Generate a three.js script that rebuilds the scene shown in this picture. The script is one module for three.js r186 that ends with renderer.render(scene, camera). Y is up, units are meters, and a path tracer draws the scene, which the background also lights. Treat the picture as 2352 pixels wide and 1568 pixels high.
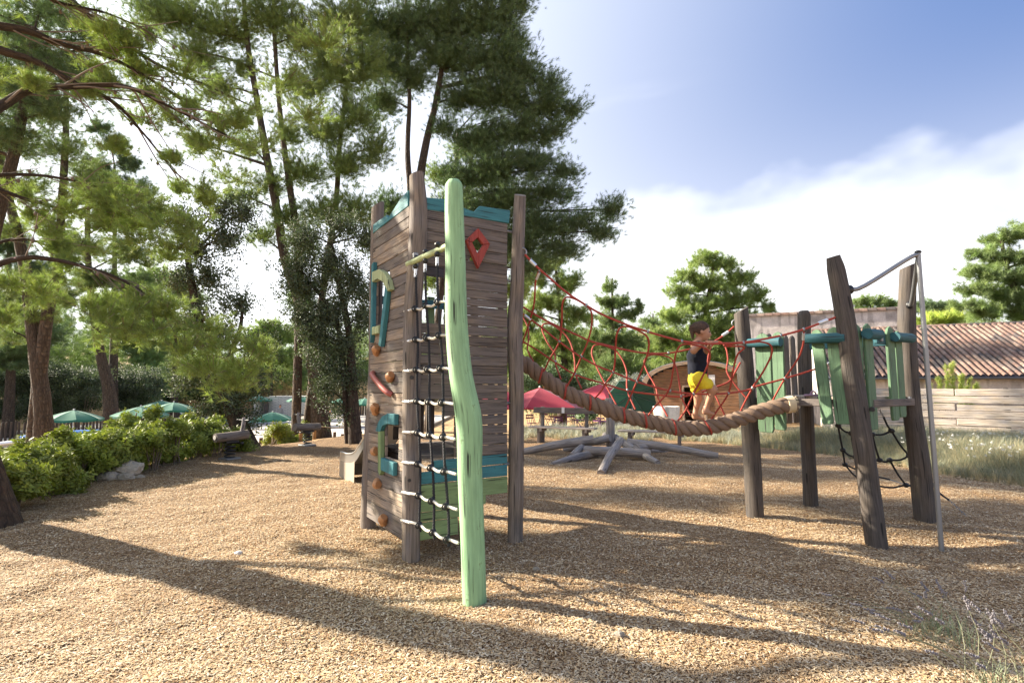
import * as THREE from 'three';
import { mergeGeometries } from 'three/addons/utils/BufferGeometryUtils.js';
import { ConvexGeometry } from 'three/addons/geometries/ConvexGeometry.js';
import { MarchingCubes } from 'three/addons/objects/MarchingCubes.js';

// ---------------------------------------------------------------- camera, sky, sun, exposure
const scene = new THREE.Scene();
const EYE = 1.65, FOCAL = 1200, PITCH = Math.atan(106 / FOCAL);   // focal length for a picture 2352 wide
const camera = new THREE.PerspectiveCamera(2 * Math.atan(784 / FOCAL) * 180 / Math.PI, 1024 / 682, 0.05, 900);
camera.position.set(0, EYE, 0);
camera.rotation.x = PITCH;
const renderer = new THREE.WebGLRenderer({ antialias: true });
renderer.toneMapping = THREE.LinearToneMapping;
renderer.toneMappingExposure = 3.8;
renderer.shadowMap.enabled = true;

const SUN = new THREE.Vector3(-0.955, Math.tan(27 * Math.PI / 180), -0.296).normalize();
const sun = new THREE.DirectionalLight(new THREE.Color(1, 0.89, 0.72), 5);
sun.target.position.set(0, 0, -10); sun.position.copy(SUN).multiplyScalar(80).add(sun.target.position);
sun.castShadow = true; sun.shadow.radius = 1.4; sun.shadow.mapSize.set(4096, 4096);
Object.assign(sun.shadow.camera, { left: -50, right: 50, top: 50, bottom: -50, near: 1, far: 220 });
scene.add(sun, sun.target);

// ---------------------------------------------------------------- numbers
let seed = 1;
const reseed = (s) => { seed = s >>> 0; };
function rnd() { seed = (seed + 0x6D2B79F5) >>> 0; let t = seed; t = Math.imul(t ^ (t >>> 15), t | 1); t ^= t + Math.imul(t ^ (t >>> 7), t | 61); return ((t ^ (t >>> 14)) >>> 0) / 4294967296; }
const rr = (a, b) => a + (b - a) * rnd();
const pick = (a) => a[Math.floor(rnd() * a.length)];
const lerp = (a, b, t) => a + (b - a) * t;
const clamp = (x, a = 0, b = 1) => Math.min(b, Math.max(a, x));
const smooth = (a, b, x) => { const t = clamp((x - a) / (b - a)); return t * t * (3 - 2 * t); };
const V = (x, y, z) => new THREE.Vector3(x, y, z);
function hash(x, y, s) { let h = Math.imul(x, 374761393) ^ Math.imul(y, 668265263) ^ Math.imul(s, 2147483647 - 77); h = Math.imul(h ^ (h >>> 13), 1274126177); return ((h ^ (h >>> 16)) >>> 0) / 4294967296; }
function noise(x, y, s = 0, px = 0, py = 0) {   // value noise; px, py: period in cells
  const xi = Math.floor(x), yi = Math.floor(y), fx = x - xi, fy = y - yi, u = fx * fx * (3 - 2 * fx), v = fy * fy * (3 - 2 * fy);
  const m = (a, p) => (p ? ((a % p) + p) % p : a);
  const a = hash(m(xi, px), m(yi, py), s), b = hash(m(xi + 1, px), m(yi, py), s), c = hash(m(xi, px), m(yi + 1, py), s), d = hash(m(xi + 1, px), m(yi + 1, py), s);
  return lerp(lerp(a, b, u), lerp(c, d, u), v);
}
function fbm(x, y, s = 0, o = 4) { let t = 0, a = 0.5; for (let i = 0; i < o; i++) { t += a * noise(x, y, s + i * 17); x *= 2.03; y *= 2.03; a *= 0.5; } return t; }

// a picture point at a given distance in front of the camera -> a place in the world (metres)
const CP = Math.cos(PITCH), SP = Math.sin(PITCH);
function at(px, py, d) { const x = (px - 1176) / FOCAL, y = -(py - 784) / FOCAL, k = d / (CP - y * SP); return V(x * k, EYE + (y * CP + SP) * k, -d); }
function onGround(px, py, h = 0) { const x = (px - 1176) / FOCAL, y = -(py - 784) / FOCAL, k = (h - EYE) / (y * CP + SP); return V(x * k, h, -(CP - y * SP) * k); }

// ---------------------------------------------------------------- sky (air and cloud only)
{
  const w = 1536, h = 768, data = new Float32Array(w * h * 4), blue = [0.008, 0.105, 0.36], white = [0.96, 0.97, 1.0], K = 1 / 2.5;
  for (let j = 0; j < h; j++) for (let i = 0; i < w; i++) {
    const el = ((j + 0.5) / h - 0.5) * Math.PI, az = ((i + 0.5) / w - 0.5) * 2 * Math.PI;
    const x = Math.cos(el) * Math.cos(az), y = Math.sin(el), z = Math.cos(el) * Math.sin(az);
    const gam = Math.acos(clamp(x * SUN.x + y * SUN.y + z * SUN.z, -1, 1)) * 180 / Math.PI, e = Math.max(0, el * 180 / Math.PI);
    let wt = 1 - (1 - Math.exp(-Math.pow(e / 17, 1.6))) * (1 - 0.72 * Math.exp(-Math.pow(gam / 80, 4.5)));
    if (y > 0.01) {
      const q = 1 / (y + 0.10), cx = x * q, cz = z * q;
      const n = fbm(cx * 0.9 + 3.1, cz * 2.2 - 1.7, 5, 5), streak = fbm(cx * 0.55 + cz * 0.4 + 9.3, cz * 2.6 - cx * 0.9, 31, 5);
      const lump = fbm(az * 5 + 3, e * 0.16, 44, 5), bank = clamp((lerp(14, 21.5, smooth(-1.8, -0.8, az)) - e + 22 * (lump - 0.46)) / 10) * 0.92, wisp = smooth(0.62, 0.80, streak) * smooth(0.4, 0.7, n) * 0.5 * smooth(3, 22, e);
      wt = 1 - (1 - wt) * (1 - bank) * (1 - wisp);
    }
    const glow = 1 + 1.2 * Math.exp(-Math.pow(gam / 40, 2)) + 0.22 * Math.exp(-e / 11), o = (j * w + i) * 4, low = y < 0 ? 0.55 : 1;
    for (let c = 0; c < 3; c++) data[o + c] = (blue[c] + (white[c] - blue[c]) * wt) * glow * K * low;
    data[o + 3] = 1;
  }
  const t = new THREE.DataTexture(data, w, h, THREE.RGBAFormat, THREE.FloatType);
  t.mapping = THREE.EquirectangularReflectionMapping; t.magFilter = THREE.LinearFilter; t.minFilter = THREE.LinearFilter; t.needsUpdate = true;
  scene.background = t; scene.environment = t;
}

// ---------------------------------------------------------------- textures
function texture(w, h, f, srgb, repeat = true) {
  const d = new Uint8Array(w * h * 4);
  for (let j = 0; j < h; j++) for (let i = 0; i < w; i++) { const c = f(i / w, j / h), o = (j * w + i) * 4; for (let k = 0; k < 3; k++) d[o + k] = clamp(Array.isArray(c) ? c[k] : c) * 255; d[o + 3] = 255; }
  const t = new THREE.DataTexture(d, w, h); if (srgb) t.colorSpace = THREE.SRGBColorSpace;
  if (repeat) t.wrapS = t.wrapT = THREE.RepeatWrapping;
  t.magFilter = THREE.LinearFilter; t.minFilter = THREE.LinearMipmapLinearFilter; t.generateMipmaps = true; t.needsUpdate = true;
  return t;
}
const scaled = (t, sx, sy) => { const c = t.clone(); c.repeat.set(sx, sy); c.needsUpdate = true; return c; };
// wood grain runs along u; one tile is 1.2 m long, 0.3 m wide
function grain(u, v, s) {
  const warp = 0.6 * noise(u * 5, v * 4, s + 3, 5, 4);
  const a = noise(u * 4, (v * 24 + warp * 2), s, 4, 24), b = noise(u * 9, v * 70 + warp * 6, s + 1, 9, 0), c = noise(u * 40, v * 150, s + 2, 40, 150);
  const crack = smooth(0.76, 0.88, noise(u * 3, v * 46, s + 7, 3, 46)) * smooth(0.35, 0.6, noise(u * 7, v * 10, s + 8, 7, 10));
  return { t: 0.45 * a + 0.35 * b + 0.2 * c, crack };
}
const greyGrain = texture(1024, 256, (u, v) => { const g = grain(u, v, 11), w = noise(u * 6, v * 5, 4, 6, 5), k = (0.55 + 0.45 * g.t) * (1 - 0.55 * g.crack); return [k * (0.94 + 0.10 * w), k * (0.93 + 0.05 * w), k * (0.95 - 0.04 * w)]; }, true);
const paintGrain = texture(1024, 256, (u, v) => { const g = grain(u, v, 51), w = noise(u * 9, v * 9, 9, 9, 9), s = smooth(0.78, 0.9, noise(u * 60, v * 40, 5, 60, 40) * 0.5 + 0.5 * w), k = (0.74 + 0.26 * g.t) * (1 - 0.6 * g.crack) * (0.92 + 0.08 * w); return [k * (1 - 0.16 * s), k * (1 - 0.2 * s), k * (1 - 0.22 * s)]; }, true);
const grainBump = texture(1024, 256, (u, v) => { const g = grain(u, v, 11); return 0.4 + 0.5 * g.t - 0.4 * g.crack; });
const barkFn = (u, v) => { const wx = noise(u * 6, v * 6, 2, 6, 6) * 0.5, a = Math.abs(noise(u * 7 + wx, v * 15, 21, 0, 15) - 0.5) * 2, b = Math.abs(noise(u * 16 + wx, v * 40, 22, 0, 40) - 0.5) * 2; return clamp(0.15 + 0.75 * Math.pow(a, 0.6) * (0.5 + 0.5 * b) + 0.15 * noise(u * 80, v * 80, 23, 80, 80)); };
const barkMap = texture(512, 512, (u, v) => { const k = barkFn(u, v), w = noise(u * 9, v * 5, 7, 9, 5); return [0.30 + 0.62 * k, 0.27 + (0.55 + 0.06 * w) * k, 0.25 + (0.48 + 0.08 * w) * k]; }, true);
const barkBump = texture(512, 512, barkFn);
const plasterMap = texture(512, 512, (u, v) => { const s = smooth(0.5, 0.8, noise(u * 22, v * 5, 8, 22, 5)) * 0.16, k = 0.80 + 0.12 * noise(u * 12, v * 12, 1, 12, 12) + 0.08 * noise(u * 90, v * 90, 2, 90, 90) - s; return [k, k * 0.985, k * 0.97]; }, true);
const roughBump = texture(256, 256, (u, v) => 0.5 * noise(u * 24, v * 24, 6, 24, 24) + 0.5 * noise(u * 80, v * 80, 7, 80, 80));
const soilMap = texture(1024, 1024, (u, v) => { const a = noise(u * 10, v * 10, 61, 10, 10), b = noise(u * 70, v * 70, 62, 70, 70), c = noise(u * 300, v * 300, 63, 300, 300), k = 0.45 + 0.25 * a + 0.15 * b + 0.2 * c; return [k, k * (0.82 + 0.05 * a), k * (0.60 + 0.08 * a)]; }, true);
// chipped wood: slivers of many tones over a darker bed, 1.5 m a tile
const [chipMap, chipBump] = (() => {
  reseed(77);
  const S = 1536, cv = document.createElement('canvas'), cb = document.createElement('canvas'); cv.width = cv.height = cb.width = cb.height = S;
  const g = cv.getContext('2d'), b = cb.getContext('2d');
  g.fillStyle = 'rgb(112,84,56)'; g.fillRect(0, 0, S, S); b.fillStyle = 'rgb(30,30,30)'; b.fillRect(0, 0, S, S);
  const tones = [[206, 170, 124], [190, 150, 102], [168, 128, 84], [146, 106, 66], [222, 194, 154], [176, 132, 80], [120, 88, 58], [196, 168, 134], [158, 128, 98]];
  for (let i = 0; i < 26000; i++) {
    const x = rnd() * S, y = rnd() * S, l = rr(9, 34), w = rr(3, 8), a = rnd() * Math.PI, t = pick(tones), k = rr(0.78, 1.1), hgt = Math.floor(40 + 215 * (i / 26000) * rr(0.7, 1));
    for (const [dx, dy] of [[0, 0], [x < 40 ? S : -S, 0], [0, y < 40 ? S : -S]]) {
      if ((dx && x > 40 && x < S - 40) || (dy && y > 40 && y < S - 40)) continue;
      for (const [c, f] of [[g, `rgb(${t.map((q) => Math.min(255, Math.floor(q * k))).join(',')})`], [b, `rgb(${hgt},${hgt},${hgt})`]]) { c.save(); c.translate(x + dx, y + dy); c.rotate(a); c.fillStyle = f; c.beginPath(); c.moveTo(-l / 2, -w * 0.3); c.lineTo(-l * 0.2, -w / 2); c.lineTo(l / 2, -w * 0.35); c.lineTo(l * 0.42, w * 0.4); c.lineTo(-l * 0.3, w / 2); c.closePath(); c.fill(); c.restore(); }
    }
  }
  return [cv, cb].map((c, i) => { const t = new THREE.CanvasTexture(c); if (!i) t.colorSpace = THREE.SRGBColorSpace; t.wrapS = t.wrapT = THREE.RepeatWrapping; return t; });
})();

// ---------------------------------------------------------------- materials
const rgb = (r, g, b) => new THREE.Color().setRGB(r, g, b);
const mats = {};
function mat(name, color, o = {}) { const m = new (o.transmission || o.clearcoat || o.sheen ? THREE.MeshPhysicalMaterial : THREE.MeshStandardMaterial)({ color: rgb(...color), roughness: 0.8, ...o }); m.name = name; mats[name] = m; return m; }
const wood = (name, c, o) => mat(name, c, { map: greyGrain, bumpMap: grainBump, bumpScale: 0.004, roughness: 0.85, ...o });
const paint = (name, c, o) => mat(name, c, { map: paintGrain, bumpMap: grainBump, bumpScale: 0.003, roughness: 0.7, ...o });
const M = {
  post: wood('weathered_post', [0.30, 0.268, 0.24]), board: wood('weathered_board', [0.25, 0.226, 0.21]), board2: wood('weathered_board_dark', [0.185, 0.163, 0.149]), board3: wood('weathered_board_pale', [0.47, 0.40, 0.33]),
  framePost: wood('dark_post', [0.125, 0.112, 0.102]), slat: wood('grey_slat', [0.24, 0.215, 0.20]), fence: wood('pale_fence_plank', [0.70, 0.65, 0.59]), log: wood('silver_log', [0.46, 0.44, 0.43]),
  cabin: wood('cabin_board', [0.40, 0.225, 0.12]), cabinTrim: wood('cabin_trim', [0.55, 0.42, 0.31]), bench: wood('bench_board', [0.58, 0.53, 0.48]), pale: wood('palisade_pale', [0.17, 0.13, 0.105]), orangeWood: wood('honey_wood', [0.60, 0.36, 0.15]),
  teal: paint('teal_paint', [0.055, 0.25, 0.29]), tealDark: paint('teal_bar_paint', [0.025, 0.135, 0.165]), green: paint('mint_paint', [0.36, 0.63, 0.33]), green2: paint('sage_paint', [0.135, 0.25, 0.135]), olive: paint('leaf_paint', [0.28, 0.40, 0.17]), lime: paint('pale_lime_paint', [0.55, 0.64, 0.34]), red: paint('red_paint', [0.42, 0.065, 0.045]),
  hold: mat('climbing_hold', [0.42, 0.20, 0.085], { roughness: 0.5 }), pipe: mat('maroon_pipe', [0.33, 0.09, 0.075], { roughness: 0.45 }),
  steel: mat('galvanised_steel', [0.27, 0.275, 0.285], { metalness: 0.8, roughness: 0.5 }), brushed: mat('brushed_steel', [0.62, 0.62, 0.62], { metalness: 0.9, roughness: 0.28 }), slidePanel: mat('slide_side_panel', [0.33, 0.28, 0.22], { roughness: 0.5 }),
  black: mat('black_plastic', [0.012, 0.012, 0.014], { roughness: 0.45 }), blackRope: mat('black_rope', [0.016, 0.016, 0.02], { roughness: 0.8 }), whiteRope: mat('white_rope', [0.55, 0.52, 0.45], { roughness: 0.9 }),
  redRope: mat('red_rope', [0.33, 0.045, 0.028], { roughness: 0.75, bumpMap: roughBump, bumpScale: 0.001 }), hemp: mat('tan_rope', [0.205, 0.14, 0.098], { roughness: 0.95, bumpMap: scaled(roughBump, 8, 3), bumpScale: 0.002 }), hempPale: mat('pale_twine', [0.60, 0.50, 0.34], { roughness: 0.95 }), ferrule: mat('aluminium_ferrule', [0.75, 0.76, 0.78], { metalness: 0.6, roughness: 0.35 }),
  bark: mat('pine_bark', [0.215, 0.185, 0.165], { map: barkMap, bumpMap: barkBump, bumpScale: 0.04, roughness: 0.95 }), oakBark: mat('oak_bark', [0.17, 0.135, 0.11], { map: barkMap, bumpMap: barkBump, bumpScale: 0.03, roughness: 0.95 }), twig: mat('twig', [0.17, 0.13, 0.10], { roughness: 0.95 }),
  plaster: mat('plaster', [0.66, 0.615, 0.60], { map: plasterMap, bumpMap: roughBump, bumpScale: 0.008, roughness: 0.95 }), white: mat('white_render', [0.78, 0.76, 0.73], { map: plasterMap, roughness: 0.9 }),
  soil: mat('dry_soil', [0.62, 0.56, 0.46], { map: soilMap, roughness: 1 }), chips: mat('wood_chip_bed', [0.92, 0.92, 0.88], { map: chipMap, bumpMap: chipBump, bumpScale: 0.02, roughness: 0.95 }), chip: mat('wood_chip', [1, 1, 1], { roughness: 0.85, side: THREE.DoubleSide }),
  deckStone: mat('pool_paving', [0.62, 0.57, 0.52], { map: plasterMap, roughness: 0.85 }), water: mat('pool_water', [0.13, 0.55, 0.62], { roughness: 0.06, clearcoat: 0.6, bumpMap: scaled(roughBump, 0.3, 0.3), bumpScale: 0.03 }), poolTile: mat('pool_edge', [0.30, 0.29, 0.30], { roughness: 0.6 }),
  stone: mat('limestone', [0.48, 0.42, 0.34], { bumpMap: roughBump, bumpScale: 0.02, roughness: 0.95 }),
  skin: mat('skin', [0.40, 0.205, 0.125], { roughness: 0.55 }), hair: mat('brown_hair', [0.05, 0.024, 0.013], { roughness: 0.9 }), hairStreak: mat('streaky_brown_hair', [1, 1, 1], { roughness: 0.8, vertexColors: true }), navy: mat('navy_cloth', [0.006, 0.008, 0.018], { roughness: 1, sheen: 0.01 }), yellow: mat('yellow_cloth', [0.66, 0.50, 0.02], { roughness: 0.8 }),
  blueCover: mat('blue_pool_cover', [0.02, 0.17, 0.55], { roughness: 0.5 }), cloth: mat('pale_cloth', [0.7, 0.68, 0.66], { roughness: 0.9 }), blueCloth: mat('blue_towel', [0.18, 0.32, 0.42], { roughness: 0.95 }), greyCloth: mat('grey_cloth', [0.22, 0.23, 0.25], { roughness: 0.95 }), hiVis: mat('lime_cloth', [0.45, 0.75, 0.10], { roughness: 0.9 }),
  lilac: mat('lilac_plastic', [0.38, 0.24, 0.33], { roughness: 0.6 }), violet: mat('violet_enamel', [0.16, 0.05, 0.14], { roughness: 0.4 }), zinc: mat('zinc_gutter', [0.10, 0.105, 0.12], { metalness: 0.4, roughness: 0.5 }), shingle: mat('slate_blue_shingle', [0.10, 0.13, 0.18], { bumpMap: roughBump, bumpScale: 0.01, roughness: 0.9 }), dark: mat('dark_interior', [0.02, 0.02, 0.022], { roughness: 0.9 }),
};
const canopy = (name, c) => mat(name, c, { roughness: 0.9, transmission: 0.25, side: THREE.DoubleSide });
const leafMat = (name, c, r = 0.75) => mat(name, c, { roughness: r, transmission: 0.45, side: THREE.DoubleSide });
const LEAF = { pine: leafMat('pine_needles', [0.20, 0.29, 0.07]), pineDark: leafMat('dark_pine_needles', [0.125, 0.205, 0.065]), pineLight: leafMat('light_pine_needles', [0.28, 0.38, 0.08]), oak: leafMat('holm_oak_leaves', [0.075, 0.11, 0.04], 0.8), hedge: leafMat('hedge_leaves', [0.28, 0.345, 0.04], 0.6), grass: leafMat('dry_grass', [0.55, 0.46, 0.26]), greenGrass: leafMat('green_grass', [0.28, 0.285, 0.17]), silver: leafMat('silver_leaves', [0.40, 0.43, 0.34]), petal: leafMat('white_petals', [0.75, 0.74, 0.70]), lavender: leafMat('faded_lavender', [0.24, 0.22, 0.24]), shoot: leafMat('bright_shoots', [0.50, 0.60, 0.12]) };

// ---------------------------------------------------------------- building blocks
const taken = {};
function numbered(n) { if (!(n in taken)) { taken[n] = 0; return n; } return n + '_' + String(++taken[n]).padStart(3, '0'); }
const bases = new Map();
function thing(name, label, category, base = V(0, 0, 0), group) {
  const o = new THREE.Group(); o.name = numbered(name); o.position.copy(base); scene.add(o);
  o.userData = { label, category }; if (group) o.userData.group = group; bases.set(o, base.clone()); return o;
}
function part(parent, name, geo, m, label) {   // geo in world coordinates; parent is a thing or a part
  const o = new THREE.Mesh(geo, m); o.name = name; parent.add(o);
  const b = bases.get(parent); if (b) o.position.copy(b).negate();
  if (label) o.userData.label = label; return o;
}
const assembly = (parent, name) => { const o = new THREE.Group(); o.name = name; parent.add(o); bases.set(o, bases.get(parent)); return o; };   // a part that is made of sub-parts
function single(name, label, category, geo, m, group) { const o = new THREE.Mesh(geo, m); o.name = numbered(name); o.userData = { label, category }; if (group) o.userData.group = group; scene.add(o); return o; }
function structure(name, geo, m) { const o = new THREE.Mesh(geo, m); o.name = name; o.userData = { kind: 'structure' }; scene.add(o); return o; }
function copyOf(src, label, pos, turn = 0, scale = 1) { const o = src.clone(); o.name = numbered(src.name.replace(/_\d{3}$/, '')); o.userData = { ...src.userData, label }; o.position.copy(pos); o.rotation.y = turn; o.scale.setScalar(scale); scene.add(o); return o; }
// box with chamfered edges, texture in metres with the grain along its longest side
const boxes = new Map();
function boxUV(g, long = 'x', ou = 0, ov = 0) {
  if (g.index) g = g.toNonIndexed();
  const p = g.attributes.position, n = g.attributes.normal, uv = new Float32Array(p.count * 2), I = { x: 0, y: 1, z: 2 }[long], get = (a, i, k) => a.array[i * 3 + k];
  for (let i = 0; i < p.count; i++) {
    const t = Math.floor(i / 3) * 3; let best = 0, bv = -1;
    for (let k = 0; k < 3; k++) { const s = Math.abs(get(n, t, k) + get(n, t + 1, k) + get(n, t + 2, k)); if (s > bv) { bv = s; best = k; } }
    const axes = [0, 1, 2].filter((k) => k !== best), a = axes.includes(I) ? I : axes[0], b = axes.find((k) => k !== a);
    uv[i * 2] = get(p, i, a) / 1.2 + ou; uv[i * 2 + 1] = get(p, i, b) / 0.3 + ov;
  }
  g.setAttribute('uv', new THREE.BufferAttribute(uv, 2)); return g;
}
const wallUV = (g) => { const a = g.attributes.uv.array; for (let i = 0; i < a.length; i += 2) { a[i] *= 0.4; a[i + 1] *= 0.1; } return g; };
function cbox(w, h, d, bev = 0.006, variant = 0) {
  const key = [w, h, d].map((q) => q.toFixed(3)).join() + bev + variant;
  if (!boxes.has(key)) {
    const x = w / 2, y = h / 2, z = d / 2, b = Math.min(bev, x * 0.9, y * 0.9, z * 0.9), pts = [];
    for (const sx of [-1, 1]) for (const sy of [-1, 1]) for (const sz of [-1, 1]) pts.push(V(sx * x, sy * (y - b), sz * (z - b)), V(sx * (x - b), sy * y, sz * (z - b)), V(sx * (x - b), sy * (y - b), sz * z));
    boxes.set(key, boxUV(new ConvexGeometry(pts), w >= h && w >= d ? 'x' : h >= d ? 'y' : 'z', variant * 0.37, variant * 0.29));
  }
  return boxes.get(key);
}
function boxAt(w, h, d, x, y, z, bev, ry = 0) { const g = cbox(w, h, d, bev).clone(); if (ry) g.rotateY(ry); g.translate(x, y, z); return g; }
function plate(pts, depth, bev = 0.004, holes = []) {   // flat piece cut to an outline in x/y, centred on z = 0
  const s = new THREE.Shape(pts.map(([x, y]) => new THREE.Vector2(x, y)));
  for (const h of holes) s.holes.push(new THREE.Path(h.map(([x, y]) => new THREE.Vector2(x, y))));
  const g = new THREE.ExtrudeGeometry(s, { depth: depth - 2 * bev, bevelEnabled: true, bevelThickness: bev, bevelSize: bev, bevelOffset: -bev, bevelSegments: 1, curveSegments: 8 });
  g.translate(0, 0, -depth / 2 + bev); return g;
}
const cr = (pts) => new THREE.CatmullRomCurve3(pts, false, 'centripetal');
// round bar along points; radii at each point; ends closed; texture along its length in metres; wob: uneven surface
function bar(pts, radii, o = {}) {
  const { sides = 10, steps = 0, wob = 0, s = 1, cap = true, slant = null, curve = true, us = 1.2, vs = 0.3 } = o;
  const c = curve && pts.length > 2 ? cr(pts) : null, n = steps || (c ? pts.length * 4 : pts.length - 1), P = [], R = [];
  for (let i = 0; i <= n; i++) {
    const t = i / n, f = t * (pts.length - 1), k = Math.min(pts.length - 2, Math.floor(f));
    P.push(c ? c.getPoint(t) : pts[k].clone().lerp(pts[k + 1], f - k)); R.push(typeof radii === 'number' ? radii : lerp(radii[Math.min(radii.length - 1, k)], radii[Math.min(radii.length - 1, k + 1)], f - k));
  }
  const pos = [], uv = [], idx = []; let up = V(0.31, 0.2, 0.93).normalize(), len = 0;
  for (let i = 0; i <= n; i++) {
    const T = P[Math.min(n, i + 1)].clone().sub(P[Math.max(0, i - 1)]).normalize(), B = V().crossVectors(T, up).normalize(); up = V().crossVectors(B, T).normalize();
    if (i) len += P[i].distanceTo(P[i - 1]);
    for (let j = 0; j <= sides; j++) {
      const a = (j / sides) * Math.PI * 2, jj = j % sides; let r = R[i];
      if (wob) r *= 1 + wob * (noise(Math.cos(a) * 1.6 + 9, Math.sin(a) * 1.6 + len * 2.2, s) - 0.5) * 2 + wob * 0.5 * (noise(jj * 1.7, len * 6, s + 3) - 0.5);
      const q = P[i].clone().addScaledVector(B, Math.cos(a) * r).addScaledVector(up, Math.sin(a) * r);
      if (slant && i === n) q.addScaledVector(T, slant[0] * Math.cos(a) * r + slant[1] * Math.sin(a) * r);
      pos.push(q.x, q.y, q.z); uv.push(len / us + s * 0.173, (j / sides) * Math.max(1, Math.round(2 * Math.PI * R[0] / vs)) + s * 0.31);
      if (i && j) { const a0 = (i - 1) * (sides + 1) + j - 1, b0 = i * (sides + 1) + j - 1; idx.push(a0, a0 + 1, b0, b0, a0 + 1, b0 + 1); }
    }
  }
  const g = new THREE.BufferGeometry();
  if (cap) for (const [i, f] of [[0, 1], [n, -1]]) {
    const c0 = pos.length / 3, m = V(); for (let j = 0; j < sides; j++) m.add(V().fromArray(pos, (i * (sides + 1) + j) * 3)); m.divideScalar(sides);
    pos.push(m.x, m.y, m.z); uv.push(0, 0);
    for (let j = 0; j <= sides; j++) { const k = (i * (sides + 1) + j) * 3; const e = V().fromArray(pos, k); pos.push(e.x, e.y, e.z); uv.push((e.x - m.x) / us, (e.z - m.z + e.y - m.y) / vs); if (j) { if (f > 0) idx.push(c0, c0 + j + 1, c0 + j); else idx.push(c0, c0 + j, c0 + j + 1); } }
  }
  g.setAttribute('position', new THREE.Float32BufferAttribute(pos, 3)); g.setAttribute('uv', new THREE.Float32BufferAttribute(uv, 2)); g.setIndex(idx); g.computeVertexNormals();
  if (cap) return g;
  return g;
}
const stick = (a, b, r, o) => bar([a, b], r, { sides: 6, curve: false, ...o });
const merge = (l) => mergeGeometries(l.map((g) => { const q = g.index ? g.toNonIndexed() : g.clone(); for (const k of Object.keys(q.attributes)) if (!['position', 'normal', 'uv'].includes(k)) q.deleteAttribute(k); if (!q.attributes.uv) q.setAttribute('uv', new THREE.BufferAttribute(new Float32Array(q.attributes.position.count * 2), 2)); return q; }));
function ball(p, r, sx = 1, sy = 1, sz = 1, seg = 10) { const g = new THREE.SphereGeometry(r, seg, Math.max(6, seg - 3)); g.scale(sx, sy, sz); g.translate(p.x, p.y, p.z); return g; }
function instanced(parent, name, geo, m, mats4, cols) {
  const o = new THREE.InstancedMesh(geo, m, mats4.length); o.name = name; mats4.forEach((q, i) => o.setMatrixAt(i, q)); if (cols) cols.forEach((c, i) => o.setColorAt(i, c));
  o.userData.kind = 'stuff'; parent.add(o); const b = bases.get(parent); if (b) o.position.copy(b).negate(); return o;
}

// ---------------------------------------------------------------- terrain
const EDGE = [[-7.7, 4], [-7.7, -12.5], [-5.2, -19.5], [1, -21], [8.5, -19], [9.6, -24], [14, -62]];
function beyond(x, z) {   // metres outside the playground's left and far edge, negative inside
  let best = 1e9, side = -1;
  for (let i = 0; i < EDGE.length - 1; i++) {
    const [ax, az] = EDGE[i], [bx, bz] = EDGE[i + 1], ux = bx - ax, uz = bz - az, t = clamp(((x - ax) * ux + (z - az) * uz) / (ux * ux + uz * uz)), dx = x - ax - ux * t, dz = z - az - uz * t, d = Math.hypot(dx, dz);
    if (d < best) { best = d; side = ux * dz - uz * dx < 0 ? 1 : -1; }
  }
  return best * side;
}
const POOL_Y = -1.55;
function height(x, z) {
  const e = beyond(x, z), left = smooth(2, -8, x + (z + 20) * 0.1);
  let h = e > 0 ? -lerp(0.85, 1.75, left) * smooth(0, lerp(7, 15, smooth(-9, -14, x)), e) : 0.05 * smooth(-3, 0, e) * left;
  if (z < -60) h = lerp(h, 1 + (-60 - z) * 0.12, smooth(-60, -72, z));
  if (x < -36) h = lerp(h, 0.5 + (-36 - x) * 0.1, smooth(-36, -44, x));
  return h + 0.06 * (fbm(x * 0.35, z * 0.35, 3, 3) - 0.45) * smooth(16, 24, Math.hypot(x, z) + Math.max(0, e) * 2);
}
const rough = (x, z) => 0.075 * (fbm(x * 1.1, z * 1.1, 12, 3) - 0.44) + 0.05 * (fbm(x * 4, z * 4, 19, 2) - 0.37) - 0.05 * Math.exp(-((x + 0.35) ** 2 + (z + 4.7) ** 2) * 2.2) - 0.05 * Math.exp(-((x - 4.45) ** 2 + (z + 5.5) ** 2) * 3) - 0.06 * Math.exp(-((x + 3.3) ** 2 + (z + 10.4) ** 2) * 2);
function sheet(nx, nz, f, us = 1 / 3) {
  const pos = [], uv = [], idx = [];
  for (let j = 0; j <= nz; j++) for (let i = 0; i <= nx; i++) { const p = f(i / nx, j / nz); pos.push(...p); uv.push(p[0] * us, p[2] * us); if (i && j) { const a = (j - 1) * (nx + 1) + i - 1, b = a + nx + 1; idx.push(a, a + 1, b, b, a + 1, b + 1); } }
  const g = new THREE.BufferGeometry(); g.setAttribute('position', new THREE.Float32BufferAttribute(pos, 3)); g.setAttribute('uv', new THREE.Float32BufferAttribute(uv, 2)); g.setIndex(idx); g.computeVertexNormals();
  if (g.attributes.normal.getY(0) < 0) { for (let i = 0; i < idx.length; i += 3) [idx[i], idx[i + 1]] = [idx[i + 1], idx[i]]; g.setIndex(idx); g.computeVertexNormals(); }
  return g;
}
const grade = (t, lo, mid0, mid1, hi) => (t < 0.12 ? lerp(lo, mid0, t / 0.12) : t > 0.88 ? lerp(mid1, hi, (t - 0.88) / 0.12) : lerp(mid0, mid1, (t - 0.12) / 0.76));
const leftEdge = (z) => lerp(-7.5, -5.2, smooth(-12.5, -19.5, z)) + 0.25 * (noise(z * 0.7, 1, 5) - 0.5), rightEdge = (z) => lerp(8.6, 7.8, smooth(-9, -14, z)) - 3.2 * smooth(-13, -19, z) + 0.6 * (noise(z * 0.8, 7, 5) - 0.5);
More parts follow.
